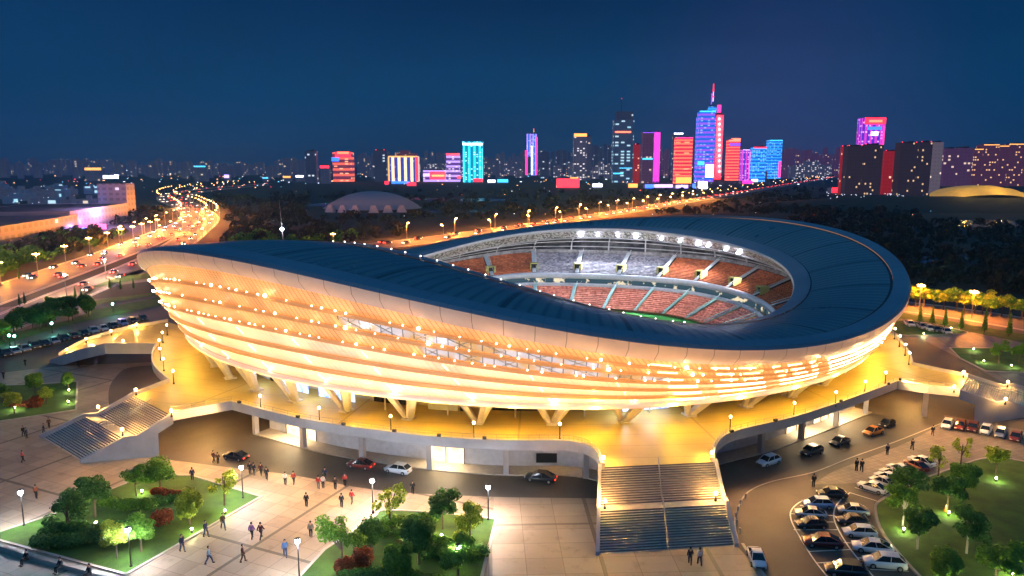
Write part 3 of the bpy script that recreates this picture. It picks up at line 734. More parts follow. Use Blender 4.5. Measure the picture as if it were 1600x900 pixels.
for W, ents in ((WL, ((443, 502), (664, 735))), (WR, ((1225, 1262), (1266, 1318)))):
    wallband('ground_floor_wall', W, 0, 2.9, M['white_panel'], .3)
    wallband('upper_wall', W, 3.6, 5.3, M['concrete'], .3)
    wallband('clerestory_window', W, 2.9, 3.6, M['window_warm'], .12, inset=.15)
    for e0, e1 in ents:
        S = [p for p in W if e0 <= pxx(Vector((p.x, p.y, 1.5))) <= e1]
        if len(S) < 2: continue
        wallband('entrance_door', S, .05, 4.4, M['entrance'], .06, inset=-.12)
        fr = MB()
        for p in S[::2]: fr.tube([(p.x, p.y-.18, 0), (p.x, p.y-.18, 4.4)], .09, 4)
        for z in (2.6, 4.4): fr.tube([(p.x, p.y-.18, z) for p in S], .07, 4)
        part('door_frame', fr, M['dark_metal'], pod)
        c = S[len(S)//2]; n = (Vector((3.6, 155, 0))-c).normalized(); q = c-n*2.0+Vector((0, 0, 3.6))
        light('AREA', q, 900, (1, .74, .42), pod, 4, aim(q, q-n*1.4-Vector((0, 0, 1.6))), name='entrance_light').location = q-pod.location
    # dark shutters
b = MB()
for W, lst in ((WL, ((828, 876), (565, 590))), (WR, ((1165, 1180),))):
    for e0, e1 in lst:
        S = [p for p in W if e0 <= pxx(Vector((p.x, p.y, 1.5))) <= e1]
        for i in range(len(S)-1): b.quad((S[i].x, S[i].y-.06, .6), (S[i+1].x, S[i+1].y-.06, .6), (S[i+1].x, S[i+1].y-.06, 2.0), (S[i].x, S[i].y-.06, 2.0))
part('shutter', b, M['dark_metal'], pod)
for ln, step in ((inset_line(front_l[2:-4], 4.1), 10.5), (inset_line(front_r[5:], 4.1), 9.5)):
    acc = 0; last = None
    for p in resample(ln, .5):
        if last is None or (p-last).length >= step:
            b = MB(); b.box((p.x, p.y, 2.65), (.75, .75, 5.3), math.atan2(p.y-155, p.x)); part('pillar', b, M['concrete'], pod); last = p.copy()
# pavement strip in front of the ground floor
for nm, W in (('podium_footway', WL), ('podium_footway', WR)):
    b = MB(); A = [Vector((p.x, p.y, .13)) for p in W]; B_ = inset_line(W, -3.1); B_ = [Vector((p.x, p.y, .13)) for p in B_]
    b.grid([B_, A]); b.grid([[Vector((p.x, p.y, 0)) for p in B_], B_]); tag(b.build(nm, M['kerb']), kind='structure')
# stairs
def stair(parent, t0, t1, b0, b1, ztop, zbot, land, n, rail=True, side=(True, True)):
    """t0-t1 the top edge, b0-b1 the bottom edge, land = (fraction, fraction) of a flat landing"""
    rows = []; k = 0; prof = []
    fr = 0.0; l0, l1 = land; n1 = round(n*.5)
    for i in range(n1): prof.append((l0*i/n1, l0*(i+1)/n1, ztop-(ztop-zbot)*(i+1)/n))
    prof.append((l0, l1, ztop-(ztop-zbot)*n1/n))
    for i in range(n-n1): prof.append((l1+(1-l1)*i/(n-n1), l1+(1-l1)*(i+1)/(n-n1), ztop-(ztop-zbot)*(n1+i+1)/n))
    prof = [(a, c, max(z, zbot+.02)) for a, c, z in prof]
    b = MB(); prev = ztop; W = []
    pt = lambda f, s: t0.lerp(b0, f).lerp(t1.lerp(b1, f), s)
    for a, c, z in prof:
        P = [pt(a, 0), pt(a, 1), pt(c, 1), pt(c, 0)]
        if prev-z > .01: b.quad(*[Vector((q.x, q.y, zz)) for q, zz in ((P[1], prev), (P[0], prev), (P[0], z), (P[1], z))], m=1)
        b.quad(*[Vector((q.x, q.y, z)) for q in (P[0], P[3], P[2], P[1])]); prev = z
    st = part('steps', b, [M['stone_stair'], M['riser']], parent)
    # landing slab finished in deck stone
    a, c = l0, l1; z = ztop-(ztop-zbot)*n1/n+.01; b = MB(); b.quad(*[Vector((q.x, q.y, z)) for q in (pt(a, 0), pt(c, 0), pt(c, 1), pt(a, 1))]); part('landing', b, M['kerb'], parent)
    def zz(f):
        if f <= l0: return ztop+(z-ztop)*f/l0
        if f <= l1: return z
        return z+(zbot-z)*(f-l1)/(1-l1)
    b = MB(); F = [0, l0, l1, 1]
    for s in (.5,):
        b.tube([Vector((pt(f, s).x, pt(f, s).y, zz(f)+.9)) for f in F], .06, 5); b.tube([Vector((pt(f, s).x, pt(f, s).y, zz(f)+.5)) for f in F], .04, 5)
        for q in range(13):
            f = q/12; p = pt(f, s); b.tube([Vector((p.x, p.y, zz(f)-.1)), Vector((p.x, p.y, zz(f)+.9))], .04, 4)
    part('handrail', b, M['steel'], parent)
    for s, on, sg in ((0, side[0], -1), (1, side[1], 1)):
        if not on: continue
        b = MB(); d = (t1-t0); d.z = 0; d.normalize(); A = []; Bt = []
        rows = [[], [], [], []]
        for f in (0, l0*.44, l0*.46, l0, l1, (1+l1)/2, 1.03):
            p = pt(f, s); o_ = d*sg*.45
            zt = zz(min(f, 1))+.45
            zb_ = zt-1.6 if f < l0*.45 else -.05
            rows[0].append(Vector((p.x, p.y, zb_))); rows[1].append(Vector((p.x, p.y, zt))); rows[2].append(Vector((p.x, p.y, zt))+o_); rows[3].append(Vector((p.x, p.y, zb_))+o_)
        b.grid(rows); b.poly([r[0] for r in rows]); b.poly([r[-1] for r in rows]); part('side_wall', b, M['concrete'], parent)
    return pt, zz
ST = {}
T = G(940, 730, Z), G(1115, 722, Z), G(937, 866, 0), G(1147, 853, 0)
ST['front'] = stair(pod, *T, Z, 0, (.44, .57), 32)
ST['left'] = stair(pod, LT0, LT1, G(67, 684, 0), G(129, 722, 0), Z, 0, (.40, .54), 32)
RT0, RT1 = G(1513, 589, Z), G(1500, 612, Z)
q0, q1 = G(1570, 604, 3.1), G(1560, 630, 3.1)
RB0, RB1 = RT0+(q0-RT0)*2.15, RT1+(q1-RT1)*2.15; RB0.z = RB1.z = 0
ST['right'] = stair(pod, RT0, RT1, RB0, RB1, Z, 0, (.44, .56), 32)
# left footbridge ramp
a1, b1, a2, b2 = G(262, 503, Z), G(243, 541, Z), G(200, 514, Z), G(165, 541, Z)
a3, b3 = G(135, 533, 3.0), G(118, 553, 3.0); a4, b4 = G(92, 556, .05), G(80, 566, .05)
b = MB(); A = smooth_line([a2, a3, a4], 5); B_ = smooth_line([b2, b3, b4], 5); b.grid([A, B_]); part('ramp', b, M['deck'], pod)
for ln in ([a1]+A, [b1]+B_):
    b = MB(); up = [p+Vector((0, 0, .7)) for p in ln]; dn = [Vector((p.x, p.y, max(p.z-1.5, -.05))) for p in ln]
    off = Vector((0, .35, 0)) if ln[0] is a1 else Vector((0, -.35, 0))
    b.grid([dn, up, [p+off for p in up], [p+off for p in dn]]); part('ramp_wall', b, M['concrete'], pod)
b = MB(); b.grid([[p+Vector((0, 0, -1.2)) for p in [a1]+A], [p+Vector((0, 0, -1.2)) for p in [b1]+B_]]); part('ramp_soffit', b, M['concrete'], pod)
for x_, y_ in ((152, 558), (194, 555), (236, 548)):
    p = G(x_, y_, 0); b = MB(); b.box((p.x, p.y+2, 2.3), (.8, .8, 4.6)); part('pillar', b, M['concrete'], pod)
# closing walls below the stairs heads (left and right)
for ln in ([G(250, 700), G(198, 716)], [G(1482, 655), G(1500, 660)]): pass

# ------------------------------------------------------------------ lamps
def add_tree_label(o, label, cat, group=None):
    tag(o, label, cat, group); return o
def make_post_lamp(name, h, bulb, lcol, energy, r=.24, post='dark_metal', hat=True):
    root = empty(name); b = MB(); b.tube([(0, 0, 0), (0, 0, .25), (0, 0, .3), (0, 0, h)], [.16, .16, .08, .05], 8); b.build('post', M[post], root)
    b = MB(); b.ball((0, 0, h+r*.9), r, 10, 7, sc=(1, 1, 1.1)); b.build('lantern', M[bulb], root, smooth=True)
    if hat: b = MB(); b.tube([(0, 0, h+r*1.9), (0, 0, h+r*2.3)], [r*1.25, r*.3], 8); b.build('cap', M[post], root)
    light('POINT', (0, 0, h+r*1.2+ (r*1.4 if not hat else -r*2.6)), energy, lcol, root, .25)
    return root
LAMPS = {}
def put(kind, loc, label, cat, group=None, rz=0.0, make=None):
    if kind not in LAMPS: o = make(); LAMPS[kind] = o
    else: o = copy_tree(LAMPS[kind])
    o.location = loc; o.rotation_euler = (0, 0, rz); tag(o, label, cat, group); return o
mk_plaza = lambda: make_post_lamp('plaza_lamp', 4.0, 'cool_bulb', (.86, .9, 1.0), 2400, .27)
for x, y, t in ((38, 822, 'black lamp post with cool globe at the left plaza, beside the garden corner'), (205, 886, 'black lamp post lighting the bright green round trees at the bottom left'), (380, 779, 'slim lamp post at the right tip of the left garden'),
                (468, 905, 'tall black lamp post on the plaza at the lower edge of the photo'), (583, 802, 'slim lamp post at the back left corner of the middle garden'), (763, 813, 'lamp post at the back right corner of the middle garden by the granite walk'),
                (717, 915, 'lamp post shining inside the bright round tree of the middle garden')):
    put('plaza', G(x, y), t, 'street lamp', 'cool globe lamps on the plaza', make=mk_plaza)
mk_deck = lambda: make_post_lamp('deck_lamp', 2.1, 'warm_bulb', (1, .66, .22), 420, .17, hat=False)
DL = [(406, 643), (498, 663), (610, 677), (740, 688), (875, 690), (1142, 678), (1242, 655), (1307, 637), (1353, 619), (1385, 604)]
for i, (x, y) in enumerate(DL):
    side = 'left of the front stairs' if i < 5 else 'right of the front stairs'
    k = i if i < 5 else i-5
    put('deck', G(x, y, Z+.0)+Vector((0, .5, 0)), f'warm globe deck lamp, {ORD[k]} from the left on the rim {side}', 'lamp', 'lamps along the podium edge', make=mk_deck)
for i, (x, y) in enumerate([(267, 600), (252, 580), (247, 563), (246, 549), (251, 536), (258, 524)]):
    put('deck', G(x, y, Z)+Vector((.5, 0, 0)), f'warm globe lamp on the curved left rim of the deck, {ORD[i]} counted from the camera', 'lamp', 'lamps along the podium edge', make=mk_deck)
for i, (x, y) in enumerate([(1424, 570), (1418, 556), (1409, 542), (1401, 530)]):
    put('deck', G(x, y, Z)+Vector((-.5, 0, 0)), f'warm globe lamp on the curved right rim of the deck, {ORD[i]} counted from the camera', 'lamp', 'lamps along the podium edge', make=mk_deck)
mk_stair = lambda: make_post_lamp('stair_lamp', .75, 'amber_bulb', (1, .56, .15), 1300, .22, hat=False)
SL = [(943, 727, 6, 'top left corner of the front stairs'), (945, 795, 3, 'left end of the front stairs landing'), (1112, 719, 6, 'top right corner of the front stairs'), (1118, 783, 3, 'right end of the front stairs landing'),
      (213, 618, 6, 'far top corner of the left stairs'), (272, 649, 6, 'near top corner of the left stairs'), (154, 645, 3.1, 'far end of the left stairs landing'), (196, 678, 3.1, 'near end of the left stairs landing'),
      (1505, 590, 6, 'far top corner of the right stairs'), (1486, 611, 6, 'near top corner of the right stairs'), (1574, 605, 3.1, 'far end of the right stairs landing'), (1566, 630, 3.1, 'near end of the right stairs landing'),
      (135, 536, 3.4, 'far side of the left ramp, lower half'), (174, 524, 5.6, 'far side of the left ramp, middle'), (105, 553, 1.0, 'foot of the left ramp'), (146, 547, 4.3, 'near side of the left ramp, lower half'), (193, 540, 6, 'near side of the left ramp, upper half'), (214, 513, 6, 'far side of the left ramp where it meets the deck')]
for x, y, z, t in SL: put('stair', G(x, y, z)+Vector((0, -.75 if 'near' in t and 'ramp' not in t else 0, 0)), 'bright amber lamp at the '+t, 'lamp', 'amber lamps of the stairs and ramp', make=mk_stair)
for x_, y_, e_ in ((310, 690, 2600), (262, 600, 1500), (1440, 640, 2600), (1350, 655, 900), (880, 745, 900), (430, 715, 700)):
    q = G(x_, y_, 0)+Vector((0, 3.5, 4.3)); light('POINT', q, e_, (1, .55, .15), pod, .4, name='underdeck_light').location = q-pod.location
FLW = [(front_l, k) for k in (3, 7, 11, 15, 19, 23)]+[(front_r, k) for k in (12, 18, 24, 30, 33)]  # parapet spots added to wash the plaza with warm light
for ln_, k in FLW:
    p = ln_[min(k, len(ln_)-3)]; out = (p-Vector((3.6, 155, 6))).normalized(); q = Vector((p.x, p.y, 6.9))+Vector((out.x, out.y, 0))*.35
    b = MB(); b.box((q.x, q.y, q.z), (.5, .35, .35), math.atan2(out.y, out.x)+PI/2); part('floodlight', b, M['dark_metal'], pod)  # housing invented for the added plaza spot
    tgt = q+Vector((out.x, out.y, 0))*22+Vector((0, 0, -7)); qq = q+Vector((out.x, out.y, 0))*.4
    light('SPOT', qq, (7000 if k > 4 else 14000) if ln_ is front_l else (6500 if k < 30 else 11000), (1, .50, .18), pod, .35, aim(qq, tgt), R(125), name='added_plaza_fill', blend=1.0).location = qq-pod.location
def make_cluster(h=7.2, bulbs=True):
    root = empty('highway_lamp'); b = MB(); b.tube([(0, 0, 0), (0, 0, h)], [.14, .08], 6)
    for k in range(4):
        a = PI/2*k+.4; b.tube([(0, 0, h-.3), (.9*math.cos(a), .9*math.sin(a), h+.1)], .05, 4)
    b.build('post', M['steel'], root)
    for k in range(4):
        a = PI/2*k+.4; b = MB(); b.ball((.95*math.cos(a), .95*math.sin(a), h+.2), .30, 7, 5, sc=(1.2, 1.2, .8)); b.build('bulb', M['amber_bulb'], root, smooth=True)
    b = MB(); b.ball((0, 0, h+.4), .3, 7, 5); b.build('bulb', M['amber_bulb'], root, smooth=True)
    light('POINT', (0, 0, h-.4), 19000, (1, .31, .04), root, .5); return root
HL = [(10, 442), (67, 426), (110, 411), (147, 396), (175, 386), (197, 379), (214, 374), (228, 369), (241, 365), (252, 361)]
for i, (x, y) in enumerate(HL):
    put('cluster', G(x, y)+Vector((-2, 0, 0)), f'amber cluster lamp beyond the left highway, {ORD[i]} from the left edge of the photo', 'street lamp', 'amber lamps along the left highway', make=make_cluster)
for x, y, t in ((1436, 485, 'amber cluster lamp beside the right road, nearest the stadium roof'), (1518, 497, 'amber cluster lamp beside the right road, farther right among the trees'), (521, 388, 'amber cluster lamp just above the left roof crest')):
    put('cluster', G(x, y), t, 'street lamp', 'amber lamps along the back road', make=make_cluster)
for x, y, t in ((104, 463, 'white headed lamp where the left roads fork'), (166, 436, 'pinkish white headed lamp on the slip road near the stadium tip')):
    put('fork', G(x, y), t, 'street lamp', None, make=lambda: make_post_lamp('road_lamp', 6.8, 'cool_bulb', (1, .6, .35), 16000, .34, 'steel'))
# lamps along the straight highway, both sides
def along(line, d):
    out = []; acc = 0; nxt = 0
    for i in range(len(line)-1):
        e = line[i+1]-line[i]; l = e.length
        while acc+l > nxt:
            out.append((line[i]+e*((nxt-acc)/l), e.normalized())); nxt += d
        acc += l
    return out
def make_arm(light_on=True, nm='highway_lamp'):
    root = empty(nm); h = 9.0; b = MB(); b.tube([(0, 0, 0), (0, 0, h)], [.16, .1], 5); b.tube([(0, 0, h), (1.2, 0, h+.4)], .08, 4); b.build('post', M['steel'], root)
    b = MB(); b.ball((1.3, 0, h+.4), .50, 7, 5, sc=(1.3, 1, .6)); b.build('lamp_head', M['amber_bulb'], root, smooth=True)
    if light_on: light('POINT', (1.5, 0, h-.4), 46000, (1, .29, .04), root, .5)
    return root
cnt = 0
for side in (-1, 1):
    for p, d in along(RB, 46):
        if p.y < 385 or p.y > 2300: continue
        n = Vector((-d.y, d.x, 0)); q = p+n*side*13.5; far = p.y > 950
        if far and rnd.random() < .5: continue
        kind = 'armfar' if far else 'arm'
        put(kind, q, 'amber lamp on the %s side of the straight highway running to the skyline' % ('left' if side > 0 else 'right'), 'street lamp', 'amber lamps on the %s side of the straight highway' % ('left' if side > 0 else 'right'),
            rz=math.atan2(-n.y*side, -n.x*side), make=(lambda: make_arm(False)) if far else (lambda: make_arm(True)))
LIT = 0
for line, off, nm in ((RA, 11, 'winding white lit carriageway'), (RA, -11, 'winding white lit carriageway'), (RA2, -8.5, 'amber outer carriageway')):
    for p, d in along(line, 30):
        if p.y < 395 or p.y > 1600: continue
        n = Vector((-d.y, d.x, 0)); q = p+n*off
        if p.y > 800 and rnd.random() < .4: continue
        lit = p.y < 760 and (LIT % 3 == 0); LIT += 1
        put('arm' if lit else 'armfar', q, 'small amber lamp lining the S bend of the '+nm, 'street lamp', 'amber lamps along the S bend, '+nm, rz=math.atan2(-n.y*off, -n.x*off), make=(lambda: make_arm(True)) if lit else (lambda: make_arm(False)))
# high mast with a blue white lamp
mast = empty('light_mast', G(445, 400)); tag(mast, 'tall thin mast with one blue white floodlight behind the left roof crest', 'light mast')
b = MB(); b.tube([(0, 0, 0), (-1.3, 0, 26)], [.25, .08], 6); b.build('mast', M['steel'], mast)
b = MB(); b.ball((-.6, -.3, 12.6), .75, 9, 6); b.build('floodlight', glow('mast_lamp', (.70, .80, 1.0), 90), mast); light('POINT', (-.6, -1.6, 12.6), 3000, (.7, .8, 1), mast, .6)
for x, y, t in ((16, 540, 'teal garden lamp in the far left shrubs, nearest the photo edge'), (82, 520, 'teal garden lamp by the row of parked cars on the left'), (177, 488, 'teal lamp on the lawn left of the stadium'), (24, 541, 'smaller teal lamp beside the leftmost garden lamp')):
    put('teal', G(x, y), t, 'garden lamp', 'teal lamps in the left park', make=lambda: make_post_lamp('garden_lamp', 2.2, 'teal_bulb', (.3, 1, .7), 420, .28, hat=False))
for x, y, t in ((108, 613, 'low light on the grass at the right end of the left corner garden'), (107, 631, 'low spotlight near the kerb of the left corner garden'), (23, 641, 'yellow spotlight under the round tree in the left corner garden'),
                (1521, 548, 'low light at the left of the roadside lawn'), (1537, 567, 'low light in the middle of the roadside lawn'), (1580, 574, 'reddish low light on the roadside lawn at the right'), (1486, 515, 'low amber light at the tip of the back lawn'), (1443, 524, 'low amber light on the near kerb of the back lawn'), (1582, 903, 'low light in the park lawn corner'), (300, 832, 'low spotlight under the yellow crowned tree'), (222, 772, 'low spotlight under the airy tree of the left garden'), (352, 803, 'low spotlight near the right tip of the left garden'), (150, 822, 'low spotlight under the spreading dark tree'), (538, 893, 'low spotlight under the leftmost tree of the middle garden'), (690, 842, 'low spotlight under the umbrella shaped tree'), (748, 862, 'low spotlight at the right of the middle garden'), (622, 880, 'low spotlight among the globe trees'), (1412, 832, 'low spotlight by the curve of the park lawn'), (1482, 806, 'low spotlight by the tree with the orange guard'), (1556, 752, 'low spotlight under the upper right park tree'), (1552, 925, 'low spotlight under the broad tree at the bottom right'), (1478, 925, 'low spotlight at the lower edge of the park lawn')):
    put('spike', G(x, y, .1), t, 'garden light', 'low lights in the lawns', make=lambda: make_post_lamp('garden_light', .35, 'warm_bulb', (.95, 1.0, .45), 260, .13, hat=False))

# ------------------------------------------------------------------ cars
def paint(name, c, metal=.3):
    m = Mat(name); m.base(c).rough(.34); m.b.inputs['Metallic'].default_value = metal; m.b.inputs['Coat Weight'].default_value = .5; return m.m
P = {'white': paint('white_car_paint', (.70, .70, .72), .0), 'silver': paint('silver_car_paint', (.42, .44, .48), .5), 'black': paint('black_car_paint', (.012, .012, .014)), 'red': paint('dark_red_car_paint', (.16, .018, .014)), 'blue': paint('pale_blue_car_paint', (.20, .32, .55)), 'orange': paint('orange_taxi_paint', (.70, .22, .02), 0.0), 'grey': paint('dark_grey_car_paint', (.06, .055, .05))}
M['tyre'] = plain('tyre', (.012, .012, .012), .85); M['rimm'] = plain('wheel_rim', (.4, .4, .42), .35, .7)
M['tail'] = glow('tail_light_glass', (1, .04, .02), 3.0, (.4, .02, .02)); M['tail_off'] = plain('tail_glass', (.35, .02, .02), .3); M['head_off'] = plain('headlight_glass', (.65, .65, .7), .15)
M['head_on'] = glow('headlight_on', (1, .82, .62), 10); M['tail_on'] = glow('tail_on', (1, .02, .01), 9)
def make_car(kind, mat, lights='off'):
    root = empty('parked_car' if lights == 'off' else 'car'); Ln, Wd = (4.6, 1.84) if kind == 'sedan' else (4.55, 1.9)
    hb_ = .78 if kind == 'sedan' else .90; hr = 1.46 if kind == 'sedan' else 1.62
    st_ = [(-2.30, .30, .56, .62), (-2.20, .22, .68, .78), (-1.85, .18, .76, .87), (-1.30, .18, hb_+.04, .91), (-.5, .18, hb_+.07, .92), (.7, .18, hb_+.10, .92), (1.7, .18, hb_+.14, .89), (2.15, .22, hb_+.08, .82), (2.28, .34, hb_-.08, .70)]
    rows = []
    for x, zb, zt, hw in st_:
        rows.append([(x, y, z) for y, z in ((-hw*.9, zb), (-hw, zb+.14), (-hw, zb+(zt-zb)*.62), (-hw*.90, zt), (-hw*.5, zt+.03), (0, zt+.04), (hw*.5, zt+.03), (hw*.90, zt), (hw, zb+(zt-zb)*.62), (hw, zb+.14), (hw*.9, zb))])
    b = MB(); b.grid(rows, close=True); b.poly(rows[0]); b.poly(rows[-1][::-1])
    # roof panel and pillars over the glasshouse
    if kind == 'sedan': cab = [(-1.32, hb_+.04, .84, 0), (-.42, hr-.02, .62, 1), (.70, hr, .62, 1), (1.98, hb_+.13, .74, 0)]
    else: cab = [(-1.32, hb_+.04, .85, 0), (-.50, hr-.04, .66, 1), (1.40, hr-.03, .66, 1), (2.12, hb_+.14, .76, 0)]
    (x0, z0, w0, _), (x1, z1, w1, _), (x2, z2, w2, _), (x3, z3, w3, _) = cab
    zr = z1-.05
    b.grid([[(x1-.06, -w1-.02, z1-.01), (x1-.06, w1+.02, z1-.01)], [(x1+.15, -w1, z1+.035), (x1+.15, w1, z1+.035)], [(x2-.15, -w2, z2+.035), (x2-.15, w2, z2+.035)], [(x2+.06, -w2-.02, z2-.01), (x2+.06, w2+.02, z2-.01)]])
    for s in (-1, 1):
        for (xa, za, wa), (xb, zb, wb) in (((x0, z0-.02, w0+.02), (x1, z1, w1+.02)), ((x3, z3-.02, w3+.02), (x2, z2, w2+.02)), (((x0+x3)/2, hb_+.05, .86), ((x1+x2)/2, z1, w1+.03))):
            b.tube([(xa, s*wa, za), (xb, s*wb, zb)], .045, 4)
    b.build('body', mat, root, smooth=True, merge=False)
    g_ = MB(); g_.quad((x0, -w0, z0), (x0, w0, z0), (x1, w1, z1), (x1, -w1, z1)); g_.quad((x3, w3, z3), (x3, -w3, z3), (x2, -w2, z2), (x2, w2, z2))
    for s in (-1, 1): g_.quad((x0, s*w0, z0), (x3, s*w3, z3), (x2, s*w2, z2), (x1, s*w1, z1))
    g_.build('window', M['glass_dark'], root)
    for x in (-1.42, 1.40):
        for s in (-1, 1):
            w_ = MB(); w_.tube([(x, s*.98, .33), (x, s*.74, .33)], .33, 12); ww = w_.build('wheel', M['tyre'], root)
            w_ = MB(); w_.tube([(x, s*.985, .33), (x, s*.80, .33)], .20, 8); w_.build('rim', M['rimm'], ww)
    for s in (-1, 1):
        w_ = MB(); w_.box((-2.24, s*.56, .62), (.14, .40, .15)); w_.build('headlight', M['head_on'] if lights == 'on' else M['head_off'], root)
        w_ = MB(); w_.box((2.24, s*.58, hb_-.12), (.12, .36, .16)); w_.build('tail_light', M['tail_on'] if lights == 'on' else (M['tail'] if lights == 'tail' else M['tail_off']), root)
    w_ = MB(); w_.box((-2.30, 0, .42), (.06, 1.1, .18)); w_.build('grille', M['dark_metal'], root)
    return root
CARS = {}
def put_car(kind, colr, loc, heading, label, lights='off', group=None, sc=1.0):
    key = (kind, colr, lights)
    if key not in CARS: o = make_car(kind, P[colr], lights); CARS[key] = o
    else: o = copy_tree(CARS[key])
    o.location = loc; o.rotation_euler = (0, 0, heading); o.scale = (sc, sc, sc); tag(o, label, 'car', group); return o
def toward(px1, py1, px2, py2):
    a, c = G(px1, py1), G(px2, py2); return math.atan2(c.y-a.y, c.x-a.x)+PI    # nose (local -x) points to the second point
GP = 'cars parked in the right car park'
NEAR = [('sedan', 'black', 369, 717, 396, 722, 'black car with lit red tail lights on the road under the left podium', 'tail', 1, 1.0), ('sedan', 'red', 564, 730, 545, 727, 'dark red car on the ring road under the front left podium', 'tail', 0, 1.0),
 ('suv', 'white', 622, 738, 600, 734, 'white car on the ring road between the two lit entrances', 'off', 0, 1.0), ('sedan', 'black', 845, 751, 820, 748, 'black car on the ring road left of the front stairs', 'tail', 0, 1.1),
 ('suv', 'white', 1201, 725, 1180, 731, 'white car at the kerb right of the front stairs', 'off', 0, 1.0), ('suv', 'grey', 1268, 709, 1250, 714, 'dark grey car at the kerb before the lit right entrance', 'off', 0, 1.0),
 ('sedan', 'grey', 1312, 694, 1298, 699, 'dark olive grey car in the middle of the right ring road', 'off', 0, 1.0), ('sedan', 'orange', 1364, 678, 1350, 682, 'orange taxi on the ring road below the right podium', 'off', 0, 1.0), ('sedan', 'black', 1386, 665, 1378, 669, 'small dark car behind the orange taxi', 'off', 0, .95),
 ('sedan', 'white', 1182, 877, 1190, 897, 'white car driving down past the foot of the front stairs', 'off', 0, 1.0)]
for k, c, x, y, x2, y2, lb, li, fl, sc in NEAR:
    put_car(k, c, G(x, y), toward(x, y, x2, y2)+(0 if not fl else PI), lb, li, 'cars on the road round the stadium', sc*.84)
PK = [('sedan', 'black', 1300, 776, 1280, 775, 'black sedan at the top of the left parking row'), ('suv', 'blue', 1278, 792, 1258, 791, 'light blue car, second down in the left parking row'), ('sedan', 'silver', 1267, 807, 1247, 805, 'silver fronted dark car, third down in the left parking row'),
 ('sedan', 'black', 1268, 823, 1248, 823, 'black car above the dark red one in the left parking row'), ('sedan', 'red', 1285, 852, 1262, 850, 'dark red sedan alone in the left parking row'), ('suv', 'black', 1322, 898, 1298, 895, 'black car at the lower edge of the photo in the parking rows'),
 ('sedan', 'silver', 1333, 802, 1314, 800, 'silver car at the top of the right parking row'), ('sedan', 'black', 1332, 818, 1310, 817, 'black car with pale bonnet, second in the right parking row'), ('suv', 'white', 1343, 837, 1318, 835, 'white estate car, third in the right parking row'),
 ('sedan', 'white', 1363, 861, 1340, 858, 'white sedan between the estate car and the lowest white car'), ('suv', 'white', 1382, 885, 1356, 882, 'lowest white hatchback of the right parking row'),
 ('sedan', 'white', 1363, 766, 1342, 759, 'white sedan at the near end of the curved row by the park lawn'), ('sedan', 'silver', 1380, 758, 1360, 750, 'silver car, second in the curved row by the lawn'), ('sedan', 'white', 1388, 751, 1368, 743, 'white car, third in the curved row by the lawn'),
 ('sedan', 'silver', 1396, 745, 1378, 738, 'silver car, fourth in the curved row partly behind a tree'), ('sedan', 'white', 1406, 738, 1390, 731, 'white car, fifth in the curved row beside the dense tree'), ('sedan', 'red', 1432, 732, 1418, 725, 'pale pink lit red car near the far end of the curved row'), ('sedan', 'white', 1440, 725, 1424, 719, 'white car at the far end of the curved row'),
 ('suv', 'white', 1480, 667, 1474, 676, 'white car at the left end of the upper right parking row'), ('suv', 'red', 1500, 669, 1495, 678, 'dark red car second in the upper right parking row'), ('suv', 'red', 1520, 672, 1515, 681, 'dark red car third in the upper right parking row'),
 ('suv', 'white', 1540, 676, 1535, 685, 'white car fourth in the upper right parking row'), ('suv', 'silver', 1563, 681, 1559, 690, 'silver white car fifth in the upper right parking row'), ('suv', 'red', 1587, 687, 1582, 697, 'dark red car at the right end of the upper right parking row')]
for k, c, x, y, x2, y2, lb in PK: put_car(k, c, G(x, y), toward(x, y, x2, y2), lb, 'off', GP, .80 if y < 700 else (.80 if y < 840 else .92))
lc = ['black', 'silver', 'silver', 'grey', 'black', 'silver', 'black', 'red', 'black', 'silver', 'white', 'grey', 'blue', 'grey', 'grey']
for i, c in enumerate(lc):
    f = i/(len(lc)-1); x = 8+f*215; y = 556-f*56
    put_car('sedan' if i % 3 else 'suv', c, G(x, y), toward(x, y, x+14, y+7), f'{c} car, {ORD[i]} from the left in the dark parking row beside the park', 'off', 'cars parked in the left parking row')
for i, (x, y) in enumerate([(1421, 517), (1441, 521), (1452, 524), (1462, 526), (1478, 529)]):
    p = G(x, y-8); put_car('sedan', ('white', 'silver', 'white', 'grey', 'silver')[i], p, R(80), f'{ORD[i]} car from the left in the short row beyond the back lawn', 'off', 'cars parked beyond the back lawn')
# parking lines
def linestrip(name, pl, w_=.14, z=.03):
    return ribbon(name, [Vector((p.x, p.y, 0)) for p in pl], w_, M['paint'], z)
pl = MB()
ribbon('', smooth_line(pxs([(1292, 776), (1258, 781), (1238, 795), (1236, 812), (1250, 840), (1272, 875), (1300, 910)]), 5), .16, None, .03, build=False, bm=pl)
ribbon('', smooth_line(pxs([(1328, 770), (1312, 783), (1303, 800), (1307, 822), (1330, 860), (1368, 905)]), 5), .16, None, .03, build=False, bm=pl)
for x, y, x2, y2 in ((1320, 786, 1350, 790), (1236, 803, 1305, 806), (1240, 828, 1308, 828), (1264, 862, 1328, 859), (1276, 880, 1345, 876), (1328, 770, 1370, 783), (1336, 762, 1380, 775), (1240, 815, 1304, 816), (1318, 848, 1362, 851), (1340, 872, 1380, 875), (1360, 890, 1420, 893), (1250, 790, 1308, 790), (1352, 764, 1390, 774), (1376, 745, 1400, 753)):
    ribbon('', [G(x, y), G(x2, y2)], .14, None, .031, build=False, bm=pl)
tag(pl.build('parking_marking', M['paint']), kind='structure')
ln = smooth_line(pxs([(1152, 842), (1148, 815), (1155, 790), (1170, 768), (1208, 752), (1271, 738), (1330, 715), (1400, 690), (1470, 662)]), 5)
ribbon('edge_line_marking', ln, .2, M['kerb'], .034)
ribbon('stair_kerb_marking', smooth_line(pxs([(1160, 850), (1180, 880), (1212, 925)]), 4), .35, M['kerb'], .10)
